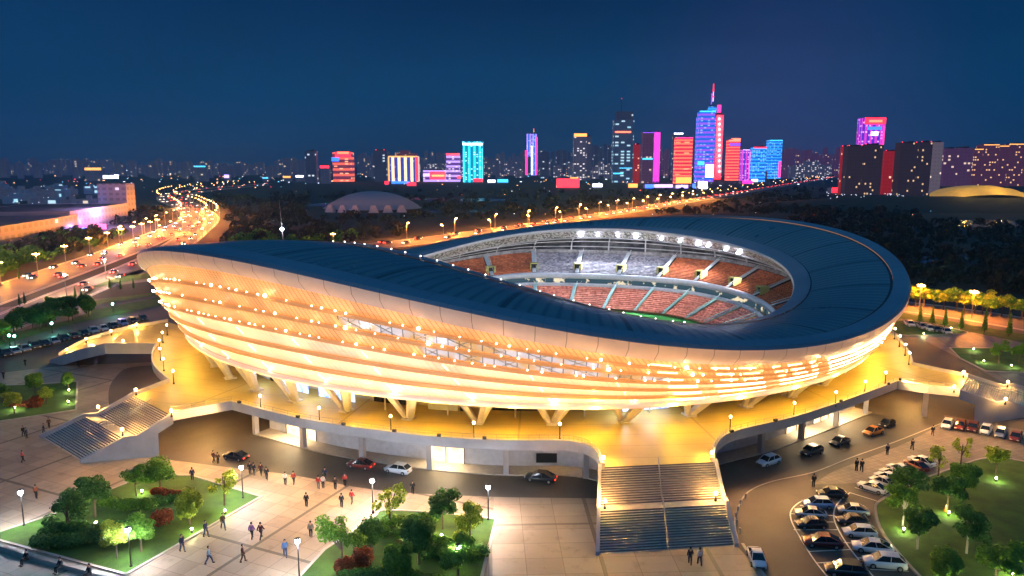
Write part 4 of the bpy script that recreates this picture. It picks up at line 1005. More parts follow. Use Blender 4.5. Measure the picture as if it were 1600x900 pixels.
for i, (x, y) in enumerate([(1165, 778), (1157, 788), (1153, 798), (1150, 808), (1151, 819), (1156, 832)]):
    b = MB(); b.tube([(0, 0, 0), (0, 0, .55), (0, 0, .62)], [.14, .14, .05], 8); o = b.build('bollard', M['kerb']); o.location = G(x, y); tag(o, f'short pale bollard on the curve beside the front stairs, {ORD[i]} from the top', 'bollard', 'bollards beside the front stairs')
# ---- traffic on the highways
def make_mini(head):
    b = MB(); rows = [[(x, -w_, z), (x, w_, z)] for x, z, w_ in ()]
    b.box((0, 0, .62), (4.5, 1.8, .8), m=0, top=.94); b.box((.15, 0, 1.2), (2.4, 1.6, .5), m=1, top=.75)
    for s in (-1, 1): b.box((-2.3, s*.62, .7), (.2, .45, .34), m=2); b.box((2.3, s*.62, .8), (.2, .55, .42), m=3)
    return b.build('moving_car', [P['grey'], M['glass_dark'], M['head_on'], M['tail_on']])
mini = None; nc = 0
TR = [(RA, 3.5, 0, 'heading away on the left highway'), (RA, 7.5, 0, 'heading away on the left highway'), (RA, -3.0, 1, 'coming towards the camera on the left highway'), (RA, -7, 1, 'coming towards the camera on the left highway'),
      (RA2, -3, 0, 'heading away on the nearer left carriageway'), (RA2, 3, 1, 'coming towards the camera on the nearer left carriageway'),
      (RB, -8, 0, 'heading away on the straight highway'), (RB, -4, 0, 'heading away on the straight highway'), (RB, 4, 1, 'coming towards the camera on the straight highway'), (RB, 8, 1, 'coming towards the camera on the straight highway')]
for line, off, back_, lb in TR:
    pos = 0; pts = along(line, 6)
    i = rnd.randint(0, 4)
    while i < len(pts):
        p, d = pts[i]; i += (rnd.randint(2, 6)+int(max(0, p.y-400)/230) if line is RB else rnd.randint(4, 9)+int(max(0, p.y-400)/60))
        if p.y < 205 or p.y > 2900: continue
        if (line is RB and p.y < 360) or nc > 285: continue
        n = Vector((-d.y, d.x, 0)); q = p+n*(-off)
        if mini is None: mini = make_mini(0); o = mini
        else: o = mini.copy(); col.objects.link(o)
        o.location = (q.x, q.y, .05); o.rotation_euler = (0, 0, math.atan2(d.y, d.x)+(0 if back_ else PI)); tag(o, 'car with its lights on '+lb, 'car', 'cars '+lb); nc += 1
for x, lane in ((1462, 0), (1545, 2), (40, 1)):
    pass
print('moving cars', nc)

# ------------------------------------------------------------------ people
def skinned(name, pts, edges, radii, mat, parent=None, root=0, lv=1):
    me = bpy.data.meshes.new(name); me.from_pydata(pts, edges, []); o = bpy.data.objects.new(name, me); col.objects.link(o)
    sm = o.modifiers.new('s', 'SKIN'); sm.use_smooth_shade = True
    for i, v in enumerate(me.skin_vertices[0].data):
        r = radii[i]; v.radius = (r, r) if not isinstance(r, tuple) else r; v.use_root = (i == root)
    ss = o.modifiers.new('u', 'SUBSURF'); ss.levels = lv; ss.render_levels = lv
    dg = bpy.context.evaluated_depsgraph_get(); dg.update(); ev = o.evaluated_get(dg); nm = bpy.data.meshes.new_from_object(ev)
    o.modifiers.clear(); o.data = nm; nm.materials.clear(); nm.materials.append(mat); bpy.data.meshes.remove(me); o.name = name; nm.name = name
    if parent: o.parent = parent
    return o
M['skin'] = plain('skin', (.42, .24, .16), .6); M['hair'] = plain('hair', (.015, .011, .009), .7)
CL = {k: plain(k+'_cloth', c, .85) for k, c in {'black': (.010, .010, .012), 'navy': (.02, .03, .08), 'blue': (.06, .14, .30), 'pale_blue': (.25, .40, .55), 'purple': (.22, .10, .26), 'maroon': (.07, .012, .012), 'red': (.50, .04, .03), 'pink': (.75, .16, .13), 'grey': (.16, .15, .13), 'white': (.55, .53, .50), 'orange': (.35, .09, .03), 'brown': (.09, .05, .03), 'jeans': (.04, .06, .12), 'dark': (.018, .018, .022)}.items()}
def make_person(pose):
    """pose: stand, walk, stride, sit; faces local -Y"""
    if pose == 'sit': hipz = .48
    else: hipz = .90
    st = {'stand': .03, 'walk': .20, 'stride': .32, 'sit': 0}[pose]
    H_ = {'pel': (0, 0, hipz), 'bel': (0, -.01, hipz+.18), 'chest': (0, 0, hipz+.40), 'neck': (0, -.01, hipz+.55), 'hd0': (0, -.03, hipz+.64), 'hd1': (0, -.035, hipz+.76)}
    legs = {}
    for s, nm in ((-1, 'l'), (1, 'r')):
        f = s*st
        if pose == 'sit':
            legs[nm] = [(s*.10, -.04, hipz-.02), (s*.12, -.42, hipz+.0), (s*.12, -.46, .08), (s*.13, -.60, .04)]
        else:
            k = max(0, f)
            legs[nm] = [(s*.095, 0, hipz-.06), (s*.10, -f*.55-.05, .47), (s*.09, -f*.95+(.06 if f < 0 else 0), .075), (s*.10, -f*.95-.15, .04)]
    arms = {}
    for s, nm in ((-1, 'l'), (1, 'r')):
        f = -s*st
        if pose == 'sit': arms[nm] = [(s*.18, 0, hipz+.47), (s*.24, -.10, hipz+.22), (s*.12, -.28, hipz+.14), (s*.06, -.34, hipz+.14)]
        else: arms[nm] = [(s*.18, 0, hipz+.47), (s*.24, -f*.3+.03, hipz+.22), (s*.25, -f*.8-.06, hipz-.0), (s*.25, -f*.95-.08, hipz-.09)]
    pts = [H_['pel'], H_['bel'], H_['chest'], H_['neck'], H_['hd0'], H_['hd1']]; ed = [(0, 1), (1, 2), (2, 3), (3, 4), (4, 5)]
    rr = [(.14, .11), (.13, .10), (.16, .11), .055, .085, .095]
    for nm in 'lr':
        b0 = len(pts); pts += legs[nm]; ed += [(0, b0), (b0, b0+1), (b0+1, b0+2), (b0+2, b0+3)]; rr += [.085, .06, .045, .04]
    for nm in 'lr':
        b0 = len(pts); pts += arms[nm]; ed += [(2, b0), (b0, b0+1), (b0+1, b0+2), (b0+2, b0+3)]; rr += [.055, .042, .034, .036]
    root = empty('person'); body = skinned('body', pts, ed, rr, M['skin'], root)
    # jacket over torso and arms
    p2 = [(0, .0, hipz-.10), (0, -.01, hipz+.15), (0, 0, hipz+.40), (0, -.01, hipz+.52)]; e2 = [(0, 1), (1, 2), (2, 3)]; r2 = [(.19, .15), (.17, .13), (.19, .14), (.085, .08)]
    for nm in 'lr':
        b0 = len(p2); p2 += arms[nm][:3]; e2 += [(2, b0), (b0, b0+1), (b0+1, b0+2)]; r2 += [.085, .07, .06]
    jk = skinned('jacket', p2, e2, r2, CL['black'], root)
    p3 = [(0, 0, hipz-.0)]; e3 = []; r3 = [(.15, .12)]
    for nm in 'lr':
        b0 = len(p3); p3 += legs[nm][:3]; e3 += [(0, b0), (b0, b0+1), (b0+1, b0+2)]; r3 += [.10, .08, .062]
    tr = skinned('trousers', p3, e3, r3, CL['dark'], root)
    sh = MB()
    for nm in 'lr':
        x, y, z = legs[nm][2]; sh.ball((x, y-.07, .05), .075, 8, 5, sc=(.75, 1.9, .8))
    sh.build('shoes', CL['black'], root, smooth=True)
    hr = MB(); hr.ball((0, -.005, hipz+.755), .112, 10, 7, sc=(.95, 1.0, 1.02)); h_ = hr.build('hair', M['hair'], root, smooth=True)
    # face opening: push the hair back off the face
    for v in h_.data.vertices:
        if v.co.y < -.045 and v.co.z < hipz+.80: v.co.y = -.03
    nz = MB(); nz.ball((0, -.135, hipz+.70), .016, 6, 4, sc=(.8, 1, 1.3)); nz.ball((-.035, -.122, hipz+.735), .010, 5, 4, m=1); nz.ball((.035, -.122, hipz+.735), .010, 5, 4, m=1); nz.ball((0, -.125, hipz+.665), .014, 5, 4, m=1, sc=(1.6, .4, .4))
    nz.build('face', [M['skin'], M['hair']], root)
    return root
PP = {}
def put_person(pose, x, y, face, jacket, trousers, label, sc=1.08, z=0.0, group='people walking on the plaza'):
    if pose not in PP:
        o = make_person(pose); PP[pose] = o
        for c in o.children:
            if c.name.split('.')[0] in ('jacket', 'trousers'): c.material_slots[0].link = 'OBJECT'
    else: o = copy_tree(PP[pose])
    for c in o.children:
        n_ = c.name.split('.')[0]
        if n_ == 'jacket': c.material_slots[0].link = 'OBJECT'; c.material_slots[0].material = CL[jacket]
        if n_ == 'trousers': c.material_slots[0].link = 'OBJECT'; c.material_slots[0].material = CL[trousers]
    o.location = G(x, y, z)+Vector((0, 0, .03)); o.rotation_euler = (0, 0, R(face)); o.scale = (sc, sc, sc); tag(o, label, 'person', group)
W_ = 'walk'; S_ = 'stand'; D_ = 'stride'
FOLK = [(S_, 57, 779, 170, 'orange', 'black', 'person in a rust coat standing alone on the left plaza above the garden'), (W_, 36, 722, 150, 'pink', 'dark', 'person in a bright pink jacket walking on the far left plaza'),
 (W_, 37, 682, 60, 'black', 'dark', 'person in black, left of a pair near the foot of the left stairs'), (S_, 42, 685, 100, 'navy', 'dark', 'person in navy, right of a pair near the foot of the left stairs'), (W_, 69, 678, -60, 'navy', 'jeans', 'person in a navy coat at the bottom corner of the left stairs'), (W_, 77, 669, 20, 'brown', 'dark', 'thin person in brown beyond the bottom of the left stairs'),
 (S_, 40, 572, 0, 'black', 'black', 'dark figure standing on the pavement below the left parking row'), (S_, 123, 574, 40, 'black', 'black', 'small dark figure near the tip of the left ramp'), (S_, 6, 592, 0, 'black', 'black', 'dark figure at the left edge above the corner garden'),
 (W_, 285, 862, 60, 'navy', 'jeans', 'person in navy beside the kerb of the left garden at the bottom'), (W_, 322, 839, 70, 'navy', 'jeans', 'person in a dark blue top leaning by the garden kerb'), (D_, 349, 827, 40, 'brown', 'jeans', 'grey haired person in a dark brown coat near the garden kerb'),
 (D_, 327, 881, 100, 'pale_blue', 'jeans', 'person in a light blue coat striding at the bottom of the plaza'), (W_, 380, 878, 110, 'maroon', 'brown', 'person in a dark maroon coat walking alone at the lower plaza'), (W_, 394, 842, 170, 'purple', 'dark', 'person in a purple coat, left of a walking pair'), (D_, 408, 842, 170, 'maroon', 'dark', 'person in maroon, right of a walking pair beside the purple coat'),
 (W_, 446, 870, 20, 'blue', 'jeans', 'person in a blue coat near the tall lamp post'), (S_, 486, 840, 190, 'grey', 'dark', 'person in a grey coat on the plaza left of the middle garden'), (S_, 479, 792, 180, 'black', 'black', 'person in black standing in the centre of the plaza'), (S_, 534, 793, 180, 'dark', 'dark', 'person in a dark grey jacket by the slim lamp of the middle garden'), (W_, 550, 787, 160, 'red', 'grey', 'person in a red jacket nearest the slim lamp of the middle garden'),
 (S_, 301, 751, 200, 'navy', 'black', 'dark figure between two trees at the back of the left garden'), (W_, 334, 722, 150, 'maroon', 'dark', 'person in maroon, left of a pair near the black car'), (S_, 341, 725, 200, 'brown', 'dark', 'person in brown, right of a pair near the black car'),
 (S_, 391, 741, 190, 'black', 'dark', 'person in black, first of a row at the road edge'), (S_, 397, 743, 170, 'dark', 'dark', 'person in dark grey, second of a row at the road edge'), (W_, 408, 743, 180, 'maroon', 'dark', 'person in maroon, third of a row at the road edge'), (W_, 417, 750, 190, 'black', 'black', 'person in black slightly ahead of the row at the road edge'),
 (S_, 446, 758, 180, 'white', 'dark', 'person in a pale jacket and red cap, left of a pair'), (W_, 459, 757, 170, 'red', 'dark', 'person in a red jacket walking beside the pale jacket'), (S_, 498, 764, 180, 'red', 'grey', 'person in a red top next to a pale trousered friend at the road edge'), (S_, 505, 763, 190, 'white', 'dark', 'person in pale clothes beside the red top at the road edge'), (S_, 508, 750, 180, 'navy', 'dark', 'small navy figure on the kerb of the ring road'),
 (S_, 524, 765, 180, 'brown', 'dark', 'person in a long brown coat near the road edge'), (S_, 539, 760, 180, 'red', 'black', 'person in a bright red jacket at the right of the road edge group'), (S_, 645, 772, 180, 'black', 'black', 'lone dark figure at the kerb behind the middle garden'),
 (W_, 1078, 882, 170, 'black', 'black', 'person in black, left of the pair at the foot of the front stairs'), (W_, 1093, 883, 190, 'white', 'black', 'person in a white jacket, right of the pair at the foot of the front stairs'), (S_, 1271, 761, 180, 'black', 'black', 'tall dark figure standing above the parking rows'),
 (S_, 1338, 736, 190, 'black', 'black', 'dark figure, left of a pair on the right ring road'), (W_, 1346, 737, 170, 'black', 'black', 'dark figure, right of a pair on the right ring road'), (S_, 1386, 711, 180, 'navy', 'black', 'small navy figure on the white road edge at the right'), (W_, 1425, 703, 180, 'black', 'black', 'dark figure walking on the right pavement beyond the navy one'), (W_, 1457, 681, 160, 'black', 'brown', 'dark figure nearest the row of red and white cars')]
for ps, x, y, fc, j, t, lb in FOLK: put_person(ps, x, y, fc, j, t, lb, 1.0 if y < 735 else (1.08 if y < 800 else 1.16))
for x, y, lb, j in ((43, 881, 'person in a black coat seated on the garden wall, leftmost of three', 'black'), (96, 893, 'person in a black coat seated on the garden wall, middle of three', 'dark'), (141, 904, 'person in a black coat seated on the garden wall, rightmost of three', 'black')):
    put_person('sit', x, y, -30, j, 'black', lb, 1.25, group='people seated on the garden wall')
b = MB(); A = [Vector((p.x, p.y, 0)) for p in pxs([(-60, 840), (0, 857), (60, 876), (140, 897), (205, 915)])]
for i in range(len(A)-1):
    d = A[i+1]-A[i]; c = (A[i]+A[i+1])/2; b.box((c.x, c.y, .24), (d.length+.1, .6, .48), math.atan2(d.y, d.x))
o = b.build('garden_wall', M['kerb']); tag(o, 'low stone seat wall along the near side of the left garden', 'wall')

# ------------------------------------------------------------------ trees and plants
def crown_mesh(kind, seed):
    r_ = random.Random(seed); b = MB()
    if kind == 'round': lobes = [(0, 0, 2.5, 1.1, .95)]+[(1.15*math.cos(q*.8)*r_.uniform(.5, 1), 1.15*math.sin(q*.8)*r_.uniform(.5, 1), 2.45+r_.uniform(-.6, .9), r_.uniform(.45, .75), r_.uniform(.35, .6)) for q in range(9)]; nl = 2600; ls = .125
    elif kind == 'loose': lobes = [(r_.uniform(-1.2, 1.2), r_.uniform(-1.2, 1.2), 3.0+r_.uniform(-.8, 1.1), r_.uniform(.5, .95), .5) for _ in range(12)]; nl = 2100; ls = .12
    elif kind == 'thin': lobes = [(r_.uniform(-.9, .9), r_.uniform(-.9, .9), 2.6+r_.uniform(-.9, 1.4), r_.uniform(.3, .55), .4) for _ in range(12)]; nl = 650; ls = .12
    elif kind == 'shrub': lobes = [(0, 0, .55, .85, .7)]+[(r_.uniform(-.5, .5), r_.uniform(-.5, .5), .6+r_.uniform(-.1, .3), .45, .4) for _ in range(4)]; nl = 1100; ls = .12
    elif kind == 'hedge': lobes = [(x*.8-2.4, r_.uniform(-.3, .3), .5+r_.uniform(-.1, .2), .75, .6) for x in range(7)]; nl = 1900; ls = .13
    elif kind == 'ball': lobes = [(0, 0, 1.9, 1.1, 1.2)]+[(.75*math.cos(q), .75*math.sin(q), 1.9+r_.uniform(-.7, .8), .5, .5) for q in range(6)]; nl = 2700; ls = .11
    else: lobes = [(0, 0, 1.0+z*.55, .62*(1-z*.11), .45) for z in range(8)]; nl = 900; ls = .14     # conifer
    tot = sum(l[3]**2 for l in lobes)
    for lx, ly, lz, rx, rz in lobes:
        for _ in range(int(nl*rx*rx/tot)):
            a = r_.uniform(0, 2*PI); u = r_.uniform(-.85, 1); q = math.sqrt(1-u*u); rr = r_.betavariate(5, 1.4)*(1+.12*math.sin(5*a+seed)*math.cos(4*u))
            c = Vector((lx+rx*rr*q*math.cos(a), ly+rx*rr*q*math.sin(a), lz+rz*rr*u))
            n = Vector((q*math.cos(a), q*math.sin(a), u+.3))+Vector((r_.uniform(-.7, .7), r_.uniform(-.7, .7), r_.uniform(-.7, .7))); n.normalize()
            t1 = n.orthogonal().normalized(); t2 = n.cross(t1); s_ = ls*r_.uniform(.7, 1.5); k = r_.uniform(0, 6.28)
            v1 = (t1*math.cos(k)+t2*math.sin(k))*s_; v2 = (-t1*math.sin(k)+t2*math.cos(k))*s_*.6
            b.quad(c-v1, c+v2, c+v1, c-v2)
    return b, lobes
def make_plant(kind, seed, name):
    root = empty(name); b, lobes = crown_mesh(kind, seed); c = b.build('crown', M['leaf_green'], root)
    if kind not in ('shrub', 'hedge'):
        t = MB(); top = {'round': 2.6, 'loose': 3.0, 'thin': 3.2, 'ball': 1.9, 'conifer': 4.0}[kind]; r_ = random.Random(seed)
        t.tube([(0, 0, 0), (.03, .02, top*.5), (0, 0, top)], [.11, .08, .04], 6)
        if kind != 'conifer':
            for l in lobes[:7]: t.tube([(0, 0, top*.45+r_.uniform(0, .4)), (l[0]*.5, l[1]*.5, l[2]*.8), (l[0]*.85, l[1]*.85, l[2]+.2)], [.05, .035, .015], 4)
        t.build('trunk', M['bark'], root)
    return root
PL = {}
def plant(kind, x, y, h, mat, label, cat='tree', group=None, white=False, z=.08, at=None, wide=1.0):
    nat = {'round': 3.9, 'loose': 4.4, 'thin': 4.3, 'shrub': 1.35, 'hedge': 1.25, 'ball': 3.2, 'conifer': 5.2}[kind]
    v = rnd.randint(0, 2); key = (kind, v); name = {'shrub': 'shrub', 'hedge': 'hedge', 'conifer': 'columnar_tree'}.get(kind, 'tree')
    if key not in PL: o = make_plant(kind, 11+v*7+len(PL), name); PL[key] = o
    else: o = copy_tree(PL[key])
    for c in o.children:
        c.material_slots[0].link = 'OBJECT'
        c.material_slots[0].material = M[mat] if c.name.startswith('crown') else (M['white_bark'] if white else M['bark'])
    o.location = at if at is not None else G(x, y, z); s_ = h/nat; o.scale = (s_*wide*rnd.uniform(.9, 1.1), s_*wide*rnd.uniform(.9, 1.1), s_); o.rotation_euler = (0, 0, rnd.uniform(0, 6.28) if kind != 'hedge' else rnd.uniform(-.4, .4)); tag(o, label, cat, group); return o
TG = 'trees in the plaza gardens'
for a in [('round', 149, 808, 5.0, 'leaf_dark', 'spreading dark tree at the centre of the left garden', 'tree', TG), ('loose', 108, 838, 4.9, 'leaf_dark', 'large dark loose tree at the left of the left garden', 'tree', TG), ('loose', 213, 775, 3.6, 'leaf_green', 'airy tree at the back edge of the left garden', 'tree', TG),
 ('ball', 250, 766, 4.3, 'leaf_green', 'dense bright tree behind the rust shrub bed', 'tree', TG), ('thin', 351, 790, 4.6, 'leaf_yellow', 'light yellow green tree near the right tip of the left garden', 'tree', TG), ('ball', 297, 820, 4.3, 'leaf_yellow', 'yellow crowned tree in the left garden with lit trunk', 'tree', TG),
 ('round', 183, 872, 3.9, 'leaf_yellow', 'lime green tree left of the black lamp post', 'tree', TG), ('round', 221, 862, 3.9, 'leaf_green', 'round bright tree directly behind the black lamp post', 'tree', TG),
 ('loose', 535, 885, 5.1, 'leaf_green', 'green tree at the left of the middle garden over a rust shrub', 'tree', TG), ('ball', 580, 860, 3.6, 'leaf_dark', 'dark globe tree in the left part of the middle garden', 'tree', TG), ('thin', 609, 824, 5.3, 'leaf_yellow', 'thin bare looking tree by the slim lamp post', 'tree', TG),
 ('round', 692, 827, 4.6, 'leaf_dark', 'dark umbrella shaped tree at the back of the middle garden', 'tree', TG), ('ball', 654, 882, 4.9, 'leaf_dark', 'dark egg shaped tree in the middle of the middle garden', 'tree', TG), ('ball', 622, 910, 3.9, 'leaf_green', 'round clipped green tree at the lower edge of the middle garden', 'tree', TG),
 ('loose', 735, 855, 4.3, 'leaf_yellow', 'broad yellow green tree at the right of the middle garden', 'tree', TG), ('round', 716, 912, 4.7, 'leaf_green', 'bright green tree around the lowest lamp', 'tree', TG),
 ('ball', 55, 614, 3.5, 'leaf_green', 'green round tree on the far side of the left corner garden', 'tree', TG), ('ball', 107, 608, 3.0, 'leaf_green', 'small green tree at the right of the left corner garden', 'tree', TG), ('round', 5, 630, 3.6, 'leaf_dark', 'dark tree at the left edge of the corner garden', 'tree', TG), ('round', 23, 646, 3.8, 'leaf_yellow', 'yellow green mushroom shaped tree in the corner garden', 'tree', TG), ('round', 73, 632, 2.9, 'leaf_yellow', 'low yellow green tree beside the rust shrub in the corner garden', 'tree', TG)]:
    plant(*a[:3], a[3]*1.12, *a[4:])
TP = 'trees on the park lawn'
for a in [('loose', 1410, 822, 5.4, 'leaf_green', 'green tree at the curve of the park lawn kerb', 'tree', TP, True), ('loose', 1421, 786, 5.3, 'leaf_dark', 'tree leaning over the curved row of white cars', 'tree', TP), ('thin', 1466, 744, 4.5, 'leaf_yellow', 'thin young tree at the top of the park lawn', 'tree', TP), ('thin', 1501, 728, 4.3, 'leaf_yellow', 'thin young tree behind the top of the park lawn', 'tree', TP),
 ('loose', 1556, 742, 4.5, 'leaf_yellow', 'loose tree at the upper right of the park lawn with lit trunk', 'tree', TP), ('round', 1480, 797, 5.1, 'leaf_dark', 'dark round tree with an orange guard at its foot', 'tree', TP), ('ball', 1505, 775, 4.5, 'leaf_green', 'round green tree right of the dark one on the park lawn', 'tree', TP),
 ('round', 1433, 858, 5.4, 'leaf_dark', 'dark staked tree in the lower left of the park lawn', 'tree', TP, True), ('loose', 1510, 865, 5.4, 'leaf_dark', 'dim tree in the centre of the park lawn shade', 'tree', TP, True), ('ball', 1475, 915, 4.4, 'leaf_green', 'bright green tree at the lower edge of the park lawn', 'tree', TP), ('round', 1555, 915, 5.1, 'leaf_green', 'broad green tree at the bottom right', 'tree', TP), ('loose', 1600, 912, 4.9, 'leaf_green', 'green tree cut by the right edge at the bottom', 'tree', TP),
 ('loose', 1560, 568, 5.0, 'leaf_green', 'leafy tree on the roadside lawn', 'tree', TP), ('round', 1592, 568, 4.6, 'leaf_green', 'leafy tree at the right edge of the roadside lawn', 'tree', TP)]:
    plant(*a)
b = MB(); b.tube([(0, 0, 0), (0, 0, .9)], [.22, .08], 8); o = b.build('tree_guard', P['orange']); o.location = G(1478, 798, .08)+Vector((-.15, -.2, 0)); tag(o, 'small orange guard at the foot of the dark park tree', 'tree guard')
SG = 'shrubs in the gardens'
for a in [('hedge', 262, 775, 1.0, 'leaf_red', 'long rust red shrub bed at the back of the left garden', 'hedge', SG), ('shrub', 254, 818, 1.9, 'leaf_red', 'dark red ball shrub in the left garden', 'shrub', SG), ('hedge', 200, 795, 1.5, 'leaf_green', 'low green hedge curving behind the spreading tree', 'hedge', SG), ('hedge', 245, 790, 1.2, 'leaf_dark', 'dark hedge strip below the rust shrub bed', 'hedge', SG), ('hedge', 140, 838, 1.9, 'leaf_dark', 'dark mass of shrubs under the large loose tree', 'hedge', SG), ('hedge', 110, 852, 1.7, 'leaf_dark', 'lowest dark shrub mass in the left garden', 'hedge', SG),
 ('shrub', 540, 896, 1.9, 'leaf_red', 'round rust shrub at the left of the middle garden', 'shrub', SG), ('shrub', 566, 882, 2.1, 'leaf_red', 'brown shrub behind the round rust one', 'shrub', SG), ('hedge', 640, 820, 1.4, 'leaf_green', 'green hedge along the back of the middle garden', 'hedge', SG), ('hedge', 665, 850, 1.5, 'leaf_green', 'leafy hedge in the centre of the middle garden', 'hedge', SG), ('shrub', 628, 862, 1.3, 'leaf_red', 'small rust shrub between the globe trees', 'shrub', SG), ('hedge', 710, 870, 1.5, 'leaf_dark', 'dark hedge behind the brightest tree', 'hedge', SG), ('hedge', 585, 905, 1.5, 'leaf_dark', 'dark hedge at the lower edge of the middle garden', 'hedge', SG), ('shrub', 720, 845, 1.3, 'leaf_yellow', 'yellow shrub by the granite walk', 'shrub', SG), ('hedge', 660, 912, 1.3, 'leaf_green', 'green hedge at the lowest edge between two round trees', 'hedge', SG), ('shrub', 600, 838, 1.5, 'leaf_green', 'green shrub under the thin tree', 'shrub', SG),
 ('shrub', 57, 634, 2.0, 'leaf_red', 'rust shrub in the left corner garden', 'shrub', SG), ('hedge', 40, 636, 1.2, 'leaf_red', 'rust ground shrubs in front of the corner garden trees', 'hedge', SG), ('shrub', 80, 612, 1.0, 'leaf_dark', 'tiny dark shrub behind the corner garden', 'shrub', SG)]:
    plant(*a)
k = 0
for i in range(15):
    x = 1400+i*15+rnd.uniform(-4, 4); plant('round' if i % 3 else 'loose', 0, 0, rnd.uniform(5.6, 7.4), 'leaf_yellow' if i % 2 else 'leaf_green', 'leafy roadside tree lit amber, in the row beyond the right road', 'tree', 'row of trees beyond the right road', at=G(x, 475+i*1.9+rnd.uniform(-1, 1)), wide=1.25)
for i, (x, y) in enumerate([(1437, 505), (1456, 508), (1476, 512), (1501, 516), (1538, 520), (1576, 526)]):
    plant('conifer', x, y, 5.6 if i < 4 else 6.4, 'leaf_green', f'slender dark tree on the near verge of the right road, {ORD[i]} from the left', 'tree', 'slender trees along the right verge', z=0)
for i in range(34):
    f = rnd.random(); x = -20+f*170; y = 540-f*52+rnd.uniform(-16, 4)
    plant(rnd.choice(('round', 'ball', 'loose')), x, y, rnd.uniform(3.5, 6.0), rnd.choice(('leaf_dark', 'leaf_dark', 'leaf_green')), 'dark bushy tree in the park strip behind the left parking row', 'tree', 'dark trees in the left park strip', z=0)
for i, (x, y) in enumerate([(30, 437), (118, 466), (128, 468), (172, 452), (189, 453), (209, 452), (80, 488), (99, 484), (31, 478), (39, 476)]):
    plant('conifer', x, y, 4.0, 'leaf_dark', f'small pointed tree on the verges of the left road fork, {ORD[i]} of the group', 'tree', 'small trees at the left road fork', z=0)
# distant woods: nobody could count them
def pyy(p):
    f = p.y*math.cos(PITCH)-(p.z-CAM_H)*math.sin(PITCH); u = p.y*math.sin(PITCH)+(p.z-CAM_H)*math.cos(PITCH); return 450-FPX*u/f
RSC = []
for ln_ in (RA, RA2, RB):
    for p_, d_ in along(ln_, 12):
        if p_.y > 150: RSC.append((p_, pxx(p_), pyy(p_)))
def woods(name, regions, n, mat, hmin, hmax):
    b = MB()
    for _ in range(n):
        x0, x1, y0, y1 = rnd.choice(regions); x = rnd.uniform(x0, x1); y = rnd.uniform(y0, y1); p = G(x, y)
        bad = False
        for ln, wd in ((RA, 16), (RA2, 13), (RB, 18), (RC, 15)):
            if min((q-p).length for q in ln[::2]) < wd+ (6 if p.y > 400 else 2): bad = True; break
        h = rnd.uniform(hmin, hmax); yt = y-h*FPX/p.y*1.05
        for q, qx, qy in RSC:
            if abs(qx-x) < 7 and yt-3 < qy < y+3: bad = True; break
        if bad: continue
        sc_ = h*.55
        for k in range(40):
            a = rnd.uniform(0, 2*PI); u = rnd.uniform(-.7, 1); q = math.sqrt(1-u*u)
            c = Vector((p.x+sc_*q*math.cos(a), p.y+sc_*q*math.sin(a), h*.55+h*.42*u)); s_ = h*.16
            n_ = Vector((rnd.uniform(-1, 1), rnd.uniform(-1, 1), rnd.uniform(-.2, 1))).normalized(); t1 = n_.orthogonal()*s_; t2 = n_.cross(t1.normalized())*s_
            b.quad(c-t1, c-t2*.8, c+t1, c+t2)
    return tag(b.build(name, mat), 'dark woodland covering the land behind the stadium, too dense to count', 'woods', kind='stuff')
woods('distant_woods', [(1300, 1640, 385, 450), (1220, 1640, 352, 385), (1240, 1440, 318, 352), (350, 640, 340, 383), (330, 480, 310, 345), (640, 1000, 318, 345), (0, 240, 366, 400), (420, 1000, 300, 318), (1000, 1290, 297, 336), (1000, 1290, 297, 336), (130, 250, 330, 352), (1560, 1640, 400, 460)], 1900, M['wood_dark'], 3, 7)
woods('verge_woods', [(-40, 100, 395, 425), (-40, 60, 420, 436), (360, 560, 372, 388), (60, 230, 368, 392)], 260, M['leaf_dark'], 3, 6)

